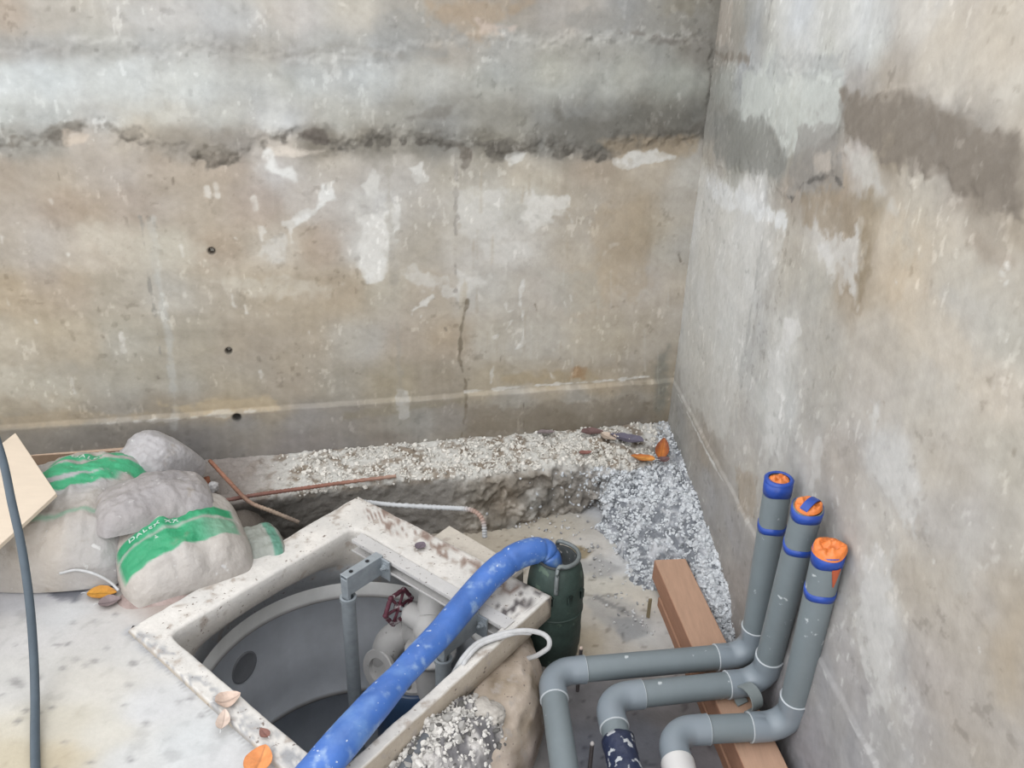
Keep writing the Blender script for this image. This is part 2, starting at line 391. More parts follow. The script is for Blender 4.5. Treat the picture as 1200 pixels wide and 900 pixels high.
LR = [
 ('poly',[(870,85),(990,80),(985,150),(935,180),(920,185),(905,150),(868,150)],(204,208,202),.010,.8,0,.012),
 ('poly',[(880,70),(985,60),(990,95),(940,90),(890,84)],(176,178,176),.012,.6,0,.03),
 ('poly',[(832,0),(870,0),(876,70),(850,75),(836,70)],(166,160,150),.012,.6),
 ('poly',[(838,60),(880,62),(878,75),(845,72)],(138,128,116),.01,.7),
 ('poly',[(835,0),(860,0),(855,55),(838,55)],(198,186,172),.01,.6),
 ('line',[(905,0),(898,40),(890,80)],(140,140,136),.006,.6,.006),
 ('poly',[(985,105),(1060,110),(1130,140),(1200,150),(1200,262),(1140,235),(1080,205),(1030,180),(990,165)],(134,124,112),.008,.92,0,.012),
 ('poly',[(838,130),(900,140),(922,185),(915,215),(870,200),(838,180)],(142,142,136),.014,.8,0,.02),
 ('poly',[(935,145),(985,150),(990,225),(960,225),(925,230),(930,190)],(150,146,140),.012,.7,0,.03),
 ('poly',[(955,185),(975,180),(972,200),(958,200)],(188,178,166),.008,.8),
 ('line',[(925,240),(940,215),(975,205),(990,220)],(96,92,88),.004,.7,.006,.01),
 ('poly',[(990,170),(1024,176),(1030,210),(1050,250),(1020,230),(1000,205)],(198,194,186),.010,.8,0,.012),
 ('poly',[(818,200),(850,215),(920,262),(925,272),(900,330),(870,420),(850,520),(800,470),(795,420)],(222,221,216),.016,.5,0,.02),
 ('poly',[(830,215),(870,225),(925,252),(922,272),(880,255),(840,235)],(236,238,238),.010,.8,0,.02),
 ('line',[(895,275),(884,340),(870,430),(862,500)],(178,178,174),.008,.6,.022),
 ('poly',[(940,232),(1012,225),(1028,245),(1018,300),(1005,352),(990,340),(975,290),(945,260)],(160,144,122),.014,.75,0,.03),
 ('poly',[(955,288),(985,276),(1010,262),(1012,300),(1000,335),(970,310)],(218,216,212),.010,.75,0,.03),
 ('poly',[(1010,225),(1040,230),(1016,330),(1006,350)],(150,134,108),.012,.5),
 ('poly',[(920,372),(936,372),(940,390),(930,402),(918,395)],(226,224,220),.006,.9,0,.012),
 ('poly',[(900,400),(922,410),(922,500),(915,545),(890,530),(900,460)],(220,219,215),.012,.8,0,.03),
 ('poly',[(1020,470),(1030,470),(1026,530),(1020,530)],(212,211,208),.008,.7),
 ('poly',[(1024,515),(1052,520),(1075,560),(1080,610),(1060,620),(1024,575)],(212,210,206),.014,.75,0,.03),
 ('poly',[(955,515),(962,512),(958,560),(950,570)],(216,214,210),.006,.7),
 ('poly',[(1008,655),(1048,660),(1044,760),(1036,830),(1012,860),(1014,760),(1006,720)],(214,212,208),.010,.8,0,.03),
 ('poly',[(1010,250),(1110,270),(1160,330),(1110,330),(1040,300)],(204,190,168),.04,.5,0,.03),
 ('poly',[(1060,330),(1130,390),(1170,460),(1120,470),(1040,380)],(206,194,176),.02,.5,0,.03),
 ('poly',[(1040,260),(1100,280),(1200,330),(1200,380),(1120,330),(1060,290)],(190,184,172),.03,.5,0,.03),
 ('poly',[(1130,270),(1180,290),(1188,308),(1150,302)],(158,144,128),.02,.6),
 ('poly',[(1160,745),(1200,720),(1200,830),(1170,820)],(184,166,140),.04,.5),
 ('poly',[(1060,655),(1120,650),(1130,700),(1080,720)],(188,178,162),.03,.5),
 ('poly',[(1125,610),(1160,620),(1140,690),(1115,700)],(200,196,188),.03,.5,0,.03),
 ('poly',[(860,540),(885,560),(885,610),(866,600)],(176,160,140),.016,.6,0,.02),
 ('line',[(796,462),(820,510),(850,565)],(234,234,230),.002,.9,.006,.005),
 ('line',[(960,770),(985,820),(1012,866)],(212,212,210),.002,.8,.005,.005),
 ('line',[(1170,655),(1150,665)],(214,210,202),.003,.7,.006),
 ('poly',[(1090,0),(1200,0),(1200,110),(1120,110),(1070,80)],(202,192,176),.04,.4,0,.03),
]
for k in range(46):
    u, v = random.uniform(935, 1060), random.uniform(540, 880); LR.append(('line',[(u, v),(u+random.uniform(-2, 2), v+random.uniform(3, 9))],(224,222,218),.003,.8,.004,.003))
for k in range(40):
    u = random.uniform(825, 900); v = random.uniform(250, 470); LR.append(('line',[(u, v),(u-4, v+random.uniform(10, 30))],(236,235,231),.004,.6,.004,.003))
for k in range(30):
    u = random.uniform(555, 800); v = random.uniform(195, 420); LB.append(('line',[(u, v),(u+random.uniform(-2, 1), v+random.uniform(15, 50))],random.choice([(176,164,144),(210,206,196),(182,168,146)]),.006,.45,.006,.004))
for k in range(26):
    u = random.uniform(0, 800); v = random.uniform(190, 470); LB.append(('line',[(u, v),(u+random.uniform(-1, 3), v+random.uniform(2, 9))],random.choice([(120,108,94),(228,224,216),(222,216,206),(132,120,104)]),.003,.6,.004,.003))
for k in range(40):
    u = random.uniform(825, 1190); v = random.uniform(240, 880); LR.append(('line',[(u, v),(u+random.uniform(-2, 2), v+random.uniform(2, 5))],random.choice([(140,128,112),(228,226,220),(224,220,214)]),.003,.6,.004,.003))

def build_wall(name, ch, S, LY, smax, edge_top, edge_bot, m, dark, step=.016, lump=1.0, tone=.985):
    st = .0046
    X, Z = np.meshgrid(np.arange(-.03, smax+st, st), np.arange(-.40, 1.80, st), indexing='ij')
    p3 = np.stack([X, Z, np.zeros_like(X)+dark], -1)
    w1 = fbm(p3, 9, 4, 3); w2 = fbm(p3, 34, 3, 9)
    Xw = X+w1*.022+w2*.006; Zw = Z+fbm(p3, 9, 4, 21)*.022+fbm(p3, 34, 3, 33)*.006
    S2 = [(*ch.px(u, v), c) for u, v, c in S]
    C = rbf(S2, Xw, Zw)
    # fine mottling, horizontal board marks and vertical run-down streaks
    mott = fbm(p3*np.array([1, 1, 1]), 26, 4, 40)*6+fbm(p3*np.array([.25, 1.6, 1]), 16, 3, 41)*7+fbm(p3*np.array([2.2, .22, 1]), 20, 3, 43)*6
    warm = fbm(p3, 5, 4, 47)*7
    C = C+mott[..., None]+warm[..., None]*np.array([.5, 0, -1.0])
    brk = fbm(p3, 38, 4, 77)
    C = surface_paint(C, X, Z, LY, ch.px, w1*1.7, w2*1.8, brk)
    speck = fbm(p3, 70, 2, 50)
    C = C+(sstep(.30, .5, fbm(p3*np.array([1.2, .7, 1]), 48, 4, 50))*20*sstep(-.2, .4, fbm(p3, 7, 3, 52)))[..., None]-(sstep(.34, .55, fbm(p3, 42, 4, 55))*18*sstep(-.2, .4, fbm(p3, 6, 3, 57)))[..., None]
    C = C+(fbm((p3-p3[:1, :1])@np.array([[.8, -.6, 0], [.6, .8, 0], [0, 0, 1]])*np.array([.3, 2.2, 1]), 30, 3, 58)*5)[..., None]
    # relief
    H = step*sstep(.006, -.006, Z-ZL-w1*.004)
    et = [ch.px(*q) for q in edge_top]; eb = [ch.px(*q) for q in edge_bot]
    band = sstep(-.012, .010, poly_sd(et+eb[::-1], X, Z)+w1*.04+w2*.03)
    H = H+lump*band*(.006+.004*fbm(p3, 14, 3, 60))
    bd = np.minimum(line_d(eb, X, Z), line_d(et, X, Z)*1.2+.018)
    H = H+lump*np.exp(-(bd/.036)**2)*fbm(p3*np.array([1, .8, 1]), 34, 5, 66, .6)*.009
    H = H+fbm(p3, 8, 4, 70)*.005+fbm(p3, 80, 3, 74)*.0005
    for (u, v, r) in [(248, 294, .011), (268, 411, .011), (278, 487, .014)] if dark == 0 else []:
        q = ch.px(u, v); d = np.hypot(X-q[0], Z-q[1]); H = H-sstep(r*1.2, r*.6, d)*.022
        C = C*(1-sstep(r*1.6, r*.8, d)*.5)[..., None]
    G = ch.o+X[..., None]*ch.d+Z[..., None]*np.array([0, 0, 1.])+H[..., None]*ch.n
    g_ = C.mean(-1, keepdims=True); C = (g_+(C-g_)*.86)*tone
    mb = MB(); mb.grid(G, alb(np.clip(C, 20, 250)), flip=(dark == 0))
    # body of the wall behind the face
    mid = ch.o+ch.d*smax/2-ch.n*.135+np.array([0, 0, .70])
    mb.frame_box(mid, ch.d*(smax/2), ch.n*.115, np.array([0, 0, 1.10]), alb((170, 165, 155)))
    o = emit(name, mb, m, base=(*CORNER[:2], -.40)); tag(o, kind='structure'); return o
m_wall = mat('concrete_wall', attr=True, rough=.9, var=.06, vscale=55, vdetail=9, bump=.22, bscale=140, bdist=.003, spec=.2)
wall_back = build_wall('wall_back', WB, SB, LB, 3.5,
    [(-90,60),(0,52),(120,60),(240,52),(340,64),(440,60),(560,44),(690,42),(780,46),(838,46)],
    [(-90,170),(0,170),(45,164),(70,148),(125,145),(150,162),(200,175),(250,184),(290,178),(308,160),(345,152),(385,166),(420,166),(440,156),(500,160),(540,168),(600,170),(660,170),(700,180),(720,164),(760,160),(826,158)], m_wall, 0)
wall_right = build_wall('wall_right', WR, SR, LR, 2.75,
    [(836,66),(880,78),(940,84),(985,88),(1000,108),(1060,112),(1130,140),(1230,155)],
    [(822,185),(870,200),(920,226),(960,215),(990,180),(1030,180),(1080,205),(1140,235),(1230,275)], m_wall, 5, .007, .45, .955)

# ------------------------------------------------------------------ manhole geometry (survey of the rim)
RIM_O = [P(420,580), P(647,697), P(377,943), P(150,737)]
RIM_I = [P(415,617), P(594,730), P(392,908), P(197,743)]
CTR = np.array([-.455, 1.79, 0.]); RC = .44

# ------------------------------------------------------------------ pit floor
FZ = -.30
m_floor = mat('pit_floor', attr=True, rough=.75, var=.07, vscale=40, bump=.35, bscale=90, bdist=.004, spec=.3)
def floor_mesh():
    st = .010
    X, Y = np.meshgrid(np.arange(-1.25, 1.02, st), np.arange(.35, 3.1, st), indexing='ij')
    p3 = np.stack([X, Y, np.zeros_like(X)], -1); w1 = fbm(p3, 9, 4, 101); w2 = fbm(p3, 34, 3, 105)
    S = []
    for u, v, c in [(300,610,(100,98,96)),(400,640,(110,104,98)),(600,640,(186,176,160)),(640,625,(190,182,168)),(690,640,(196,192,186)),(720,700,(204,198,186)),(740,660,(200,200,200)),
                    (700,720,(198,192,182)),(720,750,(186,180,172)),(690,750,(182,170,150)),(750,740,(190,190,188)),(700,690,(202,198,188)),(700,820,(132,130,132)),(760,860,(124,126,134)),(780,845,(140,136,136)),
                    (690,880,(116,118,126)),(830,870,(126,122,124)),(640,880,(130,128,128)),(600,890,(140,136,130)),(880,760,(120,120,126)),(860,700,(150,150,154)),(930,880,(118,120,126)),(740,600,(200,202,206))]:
        q = P(u, v, FZ); S.append((q[0], q[1], c))
    C = rbf(S, X+w1*.02, Y+w1*.02, .06)
    C = C*1.06+(fbm(p3, 26, 4, 110)*10)[..., None]
    LY = [('poly',[(658,643),(672,638),(695,645),(688,655),(668,656)],(150,134,104),.008,.8),
          ('poly',[(672,660),(700,650),(730,665),(715,680),(690,676)],(166,166,166),.02,.6,0,.03),
          ('poly',[(684,705),(700,695),(745,710),(760,730),(735,745),(700,728)],(170,170,170),.02,.55,0,.03),
          ('line',[(682,676),(697,680),(707,687)],(140,136,130),.003,.7,.004),('line',[(700,700),(720,712),(745,722)],(128,128,128),.004,.6,.012,.02),
          ('poly',[(716,724),(745,722),(755,742),(730,752)],(150,152,154),.012,.6,0,.03)]
    C = surface_paint(C, X, Y, LY, lambda u, v: P(u, v, FZ)[:2], w1, w2)
    C = C-(sstep(.4, .55, fbm(p3, 45, 3, 120))*34)[..., None]
    Z = FZ+w1*.006+w2*.002
    mb = MB(); G = np.stack([X, Y, Z], -1); mb.grid(G, alb(np.clip(C, 20, 240)))
    c = np.concatenate(mb.v)
    inside = np.hypot(c[:, 0]-CTR[0], c[:, 1]-CTR[1]) < .52
    mb.f = [q for q in mb.f if not all(inside[list(q)])]
    return mb
tag(emit('floor', floor_mesh(), m_floor, base=(0, 2, FZ)), kind='structure')

zh = np.array([0, 0, 1.]); A_, B_ = (P(767,657,-.18)+P(803,653,-.18))/2, (P(860,873,-.18)+P(911,871,-.18))/2; dW = nrm(B_-A_)
# ------------------------------------------------------------------ broken ledge along the walls, falling to a bank in the corner
def wall_foot(pt, wl, z):
    ch = WB if wl == 'b' else WR
    s = (pt-ch.o)@ch.d; return ch.at(s, z, -.004)
ST = []                                             # stations: wall foot, edge, foot on the floor, whiteness of the slope
for e, b, wh in [((120,606),(125,660),0),((255,592),(262,650),0),((330,580),(332,645),0),((395,571),(396,635),0),((470,562),(472,632),0),((545,556),(552,628),0),
                 ((600,549),(612,617),.1),((655,543),(668,604),.25),((700,543),(712,600),.6),((738,547),(706,630),1)]:
    E = P(*e, -.06); ST.append((wall_foot(E, 'b', -.05), E, P(*b, FZ-.02), wh))
ST.append((CORNER+np.array([0, 0, -.05])+.0*nB, P(770,540,-.07), P(735,665,FZ-.02), 1))
for w, e, b in [((812,572,-.09),(795,575,-.10),(745,690,FZ-.02)), ((838,640,-.12),(828,640,-.14),(786,700,FZ-.02)), ((858,690,-.16),(848,690,-.17),(800,748,FZ-.02)), ((878,740,-.24),(866,740,-.25),(842,770,FZ-.02)), ((902,800,-.29),(890,800,-.30),(870,815,FZ-.02))]:
    W = wall_foot(P(*w), 'r', w[2]); ST.append((W, P(*e), P(*b), 1))
def ledge_mesh():
    A = [catmull([q[k] for q in ST], 34) for k in range(3)]
    wh = np.interp(np.linspace(0, len(ST)-1, len(A[0])), np.arange(len(ST)), [q[3] for q in ST])
    nt, nf = 46, 46
    n = len(A[0])
    T = np.linspace(0, 1, nt)[None, :, None]; Fq = np.linspace(0, 1, nf+1)[1:][None, :, None]
    top = A[0][:, None]*(1-T)+A[1][:, None]*T; fr = A[1][:, None]*(1-Fq)+A[2][:, None]*Fq
    G = np.concatenate([top, fr], 1)
    # round the broken arris
    for _ in range(3): G[:, 1:-1] = G[:, 1:-1]*.5+(G[:, :-2]+G[:, 2:])*.25
    du = np.gradient(G, axis=0); dv = np.gradient(G, axis=1); N = np.cross(du, dv); N /= np.linalg.norm(N, axis=2)[..., None]+1e-9
    if N[n//2, 5, 2] < 0: N = -N
    fcoord = np.concatenate([np.zeros(nt), Fq.ravel()])[None, :]+np.zeros((n, 1))
    tcoord = np.concatenate([T.ravel(), np.ones(nf)])[None, :]+np.zeros((n, 1))
    u = np.linspace(0, len(ST)-1, n)[:, None]+np.zeros((1, nt+nf))
    face = sstep(0.0, .15, fcoord)
    rough = .35+.9*sstep(4.6, 5.3, u)               # the left stretch of the face is smooth, the right is broken out
    ridge = 1-np.abs(fbm(G, 16, 4, 203))*2
    d = fbm(G, 14, 4, 201)*.030*rough*face+ridge*.016*face*rough+fbm(G, 55, 3, 207)*.008*(.4+.6*rough)
    d += (1-face)*(fbm(G, 11, 4, 211)*.016+np.maximum(fbm(G, 45, 3, 215), 0)*.016)
    d *= np.minimum(1, tcoord*6+.15)
    G2 = G+N*d[..., None]
    # colours
    n1 = fbm(G, 22, 4, 220); n2 = fbm(G, 60, 3, 225); n3 = fbm(G, 9, 3, 230)
    wtop = sstep(-.25, .25, n1+.25*n2+.15)[..., None]
    Ctop = wtop*np.array((214, 212, 206))+(1-wtop)*np.array((150, 138, 124))
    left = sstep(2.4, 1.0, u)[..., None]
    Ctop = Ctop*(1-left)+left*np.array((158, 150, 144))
    wf = sstep(.05, .45, n1+.35*n2)[..., None]
    Cf = (1-wf)*np.array((146, 138, 126))+wf*np.array((190, 184, 174))
    Cf = Cf+(n3*14)[..., None]*np.array([1, .5, 0])
    smooth = sstep(5.2, 4.6, u)[..., None]; Cf = Cf*(1-smooth)+smooth*(np.array((146, 142, 136))+(n1*14)[..., None])
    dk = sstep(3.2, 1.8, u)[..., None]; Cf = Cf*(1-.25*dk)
    ws = sstep(-.35, .3, n1+.5*n2)[..., None]; Cs = ws*np.array((214, 216, 220))+(1-ws)*np.array((132, 136, 142))
    w_ = wh[:, None, None]; rt_ = sstep(9.3, 10.5, u)[..., None]; Ctop = Ctop*(1-rt_)+Cs*rt_
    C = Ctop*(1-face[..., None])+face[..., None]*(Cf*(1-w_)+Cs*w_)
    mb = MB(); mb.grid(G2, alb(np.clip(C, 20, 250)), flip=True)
    return mb, G2, N, face, wh, u, tcoord
mbL, LG, LN, LFACE, LWH, LU, LT = ledge_mesh()
m_ledge = mat('broken_concrete', attr=True, rough=.95, var=.14, vscale=80, bump=.6, bscale=160, bdist=.005, spec=.15)
tag(emit('concrete_ledge', mbL, m_ledge), kind='structure')

# ------------------------------------------------------------------ stones
ICO = None
def ico():
    global ICO
    if ICO is None:
        t = (1+5**.5)/2
        v = np.array([(-1,t,0),(1,t,0),(-1,-t,0),(1,-t,0),(0,-1,t),(0,1,t),(0,-1,-t),(0,1,-t),(t,0,-1),(t,0,1),(-t,0,-1),(-t,0,1)], float)/math.sqrt(1+t*t)
        f = [(0,11,5),(0,5,1),(0,1,7),(0,7,10),(0,10,11),(1,5,9),(5,11,4),(11,10,2),(10,7,6),(7,1,8),(3,9,4),(3,4,2),(3,2,6),(3,6,8),(3,8,9),(4,9,5),(2,4,11),(6,2,10),(8,6,7),(9,8,1)]
        ICO = (v, f)
    return ICO
def rot():
    q = RNG.normal(size=4); q /= np.linalg.norm(q); w, x, y, z = q
    return np.array([[1-2*(y*y+z*z), 2*(x*y-z*w), 2*(x*z+y*w)], [2*(x*y+z*w), 1-2*(x*x+z*z), 2*(y*z-x*w)], [2*(x*z-y*w), 2*(y*z+x*w), 1-2*(x*x+y*y)]])
def stones(mb, pts, size, col):
    v, f = ico()
    for p, s, c in zip(pts, size, col):
        q = v*(1+RNG.uniform(-.28, .28, (12, 1)))*np.array([1, RNG.uniform(.55, 1), RNG.uniform(.4, .8)])
        mb.add(p+(q*s)@rot().T, f, c)
m_stone = mat('stone_chips', attr=True, rough=.9, var=.1, vscale=120, bump=.3, bscale=200, bdist=.002, spec=.2)
def scatter_gravel():
    mb = MB(); pts = []; sz = []; cl = []
    n, k = LG.shape[:2]
    tries = 0
    while len(pts) < 7500 and tries < 90000:
        tries += 1
        i = int(RNG.integers(0, n)); j = int(RNG.integers(0, k)); fc = LFACE[i, j]; w = LWH[i]
        p = LG[i, j]
        dens = (.55*sstep(1.6, 3.2, LU[i, j])*(1 if LT[i, j] > .12 else .4)) if fc < .3 else w*w
        dens *= .35+.65*sstep(-.15, .2, float(fbm(p[None], 13, 3, 301)[0]))
        _l = (p-A_)@dW; _o = abs((p-A_)@np.cross(dW, zh))
        if p[2] < FZ+.01: dens *= .4
        if _l > -.02 and _o < .075 and p[2] > -.22: continue
        if RNG.random() > dens: continue
        pts.append(p+LN[i, j]*RNG.uniform(0, .004)); s = RNG.uniform(.0035, .0085) if RNG.random() < .9 else RNG.uniform(.009, .014); sz.append(s)
        g = RNG.choice([236, 226, 212, 190, 160], p=[.4, .3, .16, .1, .04]); t = (-4, 0, 4) if (fc > .3 or LU[i, j] > 9.8) else (4, 0, -8)
        cl.append(alb(np.clip(np.array([g+t[0], g+t[1], g+t[2]]), 0, 240)))
    # run-out over the pit floor at the foot of the bank
    for _ in range(900):
        u, v = RNG.uniform(600, 770), RNG.uniform(590, 745)
        edge = np.interp(u, [600, 660, 700, 730, 770], [612, 612, 650, 700, 760])
        if RNG.random() > math.exp(-abs(v-edge)/14.): continue
        p = P(u, v, FZ+.004); pts.append(p); sz.append(RNG.uniform(.003, .008)); g = RNG.choice([226, 210, 170]); cl.append(alb((g, g, g)))
    stones(mb, pts, sz, cl); return mb
tag(emit('gravel', scatter_gravel(), m_stone, smooth=False), 'white crushed stone chips strewn over the ledge and corner bank', 'gravel', kind='stuff')

# ------------------------------------------------------------------ slab on the left
SZ = -.015
def slab_mesh():
    o3, o2 = P(377,943,SZ), P(150,737,SZ)
    out = nrm(np.array([o3[1]-o2[1], -(o3[0]-o2[0]), 0]));
    if out@(CTR-o2) > 0: out = -out
    g = -out*.012
    far = nrm(o3-o2)
    pl = [o2+g, o3+g+far*.30, np.array([o3[0]+far[0]*.30-.3, .50, SZ]), np.array([-2.5, .50, SZ]), np.array([-2.5, 2.05, SZ]), P(-40,566,SZ), P(130,606,SZ), P(250,612,SZ), P(284,676,SZ), P(222,716,SZ), P(172,742,SZ)]
    pl = [p[:2] for p in pl]
    st = .009
    X, Y = np.meshgrid(np.arange(-2.6, .05, st), np.arange(.46, 2.45, st), indexing='ij')
    p3 = np.stack([X, Y, np.zeros_like(X)], -1); w1 = fbm(p3, 9, 4, 401); w2 = fbm(p3, 34, 3, 405)
    S = []
    for u, v, c in [(20,740,(208,206,204)),(70,720,(206,206,206)),(120,730,(206,203,200)),(30,800,(202,200,196)),(100,800,(208,204,196)),(170,770,(206,204,200)),(60,850,(204,198,184)),(20,890,(196,186,164)),(60,890,(194,182,158)),
                    (120,860,(206,202,192)),(180,830,(206,206,206)),(220,870,(206,208,208)),(270,890,(206,206,206)),(150,890,(206,206,204)),(80,690,(180,178,180)),(150,705,(186,178,172)),(200,700,(176,162,154)),(30,700,(196,196,200)),(180,760,(200,198,196))]:
        q = P(u, v, SZ); S.append((q[0], q[1], c))
    C = rbf(S, X+w1*.02, Y+w1*.02, .05)+(fbm(p3, 20, 4, 410)*7)[..., None]
    LY = []
    for u, v, r, a in [(68,755,3,.9),(80,753,3,.9),(17,798,7,.5),(22,802,8,.5),(78,755,3,.9),(85,730,3,.8),(110,728,2.5,.8),(155,777,6,.8),(150,802,6,.4),(20,845,4,.9),(60,830,3,.9),(145,826,4,.7),(152,890,5,.9),(106,893,4,.8),(75,870,4,.6),
                       (18,755,3,.8),(45,795,3,.7),(135,720,3,.8),(222,818,5,.8),(210,822,5,.5),(100,780,4,.4),(170,848,5,.5),(235,838,5,.7),(25,720,8,.3),(45,836,3,.7),(62,755,2,.9),(125,760,3,.5),(2,815,3,.8),(88,772,5,.4),(165,860,10,.25),(200,885,12,.3),(95,700,4,.6),(64,900,3,.6),(30,832,4,.8),(110,775,4,.7),(72,783,4,.7)]:
        q = [(u-r, v), (u-r*.3, v-r*.7), (u+r, v-r*.4), (u+r*1.2, v+r*.3), (u, v+r*.8)]
        LY.append(('poly', q, (122,120,120), .006, a*.7, 0, .004))
    LY += [('line',[(70,758),(110,725)],(170,166,162),.004,.5,.004),
           ('poly',[(45,690),(75,680),(105,690),(95,706),(62,706)],(96,98,106),.012,.8,0,.03)]  # last patch: shade of the gap under the left sack, painted dark
    LY += [('line',[(150,742),(200,790),(250,838),(300,880),(340,912)],(124,122,120),.004,.5,.006,.006),
           ('line',[(160,740),(215,790),(260,826),(310,866)],(176,178,182),.012,.7,.05,.02)]
    C = surface_paint(C, X, Y, LY, lambda u, v: P(u, v, SZ)[:2], w1, w2)
    C = C-(sstep(.38, .5, fbm(p3, 30, 3, 420))*9)[..., None]
    Z = SZ+w1*.004+w2*.001
    ins = poly_sd(pl, X, Y)+w1*.004 > 0
    mb = MB(); mb.grid(np.stack([X, Y, Z], -1), alb(np.clip(C, 20, 250)))
    ii = ins.ravel(); mb.f = [q for q in mb.f if all(ii[list(q)])]
    # thickness: plain prism under the walking surface, drawn in slightly
    c2 = np.mean(pl, axis=0); q = [np.array(p)+(c2-np.array(p))*.003 for p in pl]; n = len(q)
    V = [(*p, SZ-.006) for p in q]+[(*p, SZ-.075) for p in q]
    f = [tuple(range(n, 2*n))]+[(i, (i+1) % n, n+(i+1) % n, n+i) for i in range(n)]
    mb.add(V, f, alb((168, 164, 158))); return mb
m_slab = mat('slab_concrete', attr=True, rough=.7, var=.05, vscale=70, bump=.25, bscale=110, bdist=.003, spec=.35)
tag(emit('concrete_slab', slab_mesh(), m_slab, base=(-1.2, 1.5, SZ)), kind='structure')

# soil filling behind the slab, below the sacks
mb = MB(); X, Y = np.meshgrid(np.arange(-2.6, -.72, .02), np.arange(1.9, 2.95, .02), indexing='ij')
p3 = np.stack([X, Y, X*0], -1)
zf = -.09+fbm(p3, 10, 4, 430)*.02-.20*sstep(-.98, -.80, X)
wl = (CORNER[1]+(X-CORNER[0])*dB[1]/dB[0]); Y = np.minimum(Y, wl-.004)
mb.grid(np.stack([X, Y, zf], -1), alb(np.clip(np.array((128, 120, 112))+(fbm(p3, 20, 4, 431)*22)[..., None], 0, 255)))
_c = np.concatenate(mb.v); _in = np.hypot(_c[:, 0]-CTR[0], _c[:, 1]-CTR[1]) < .62
mb.f = [q for q in mb.f if not any(_in[list(q)])]
tag(emit('ground', mb, m_ledge), kind='structure')

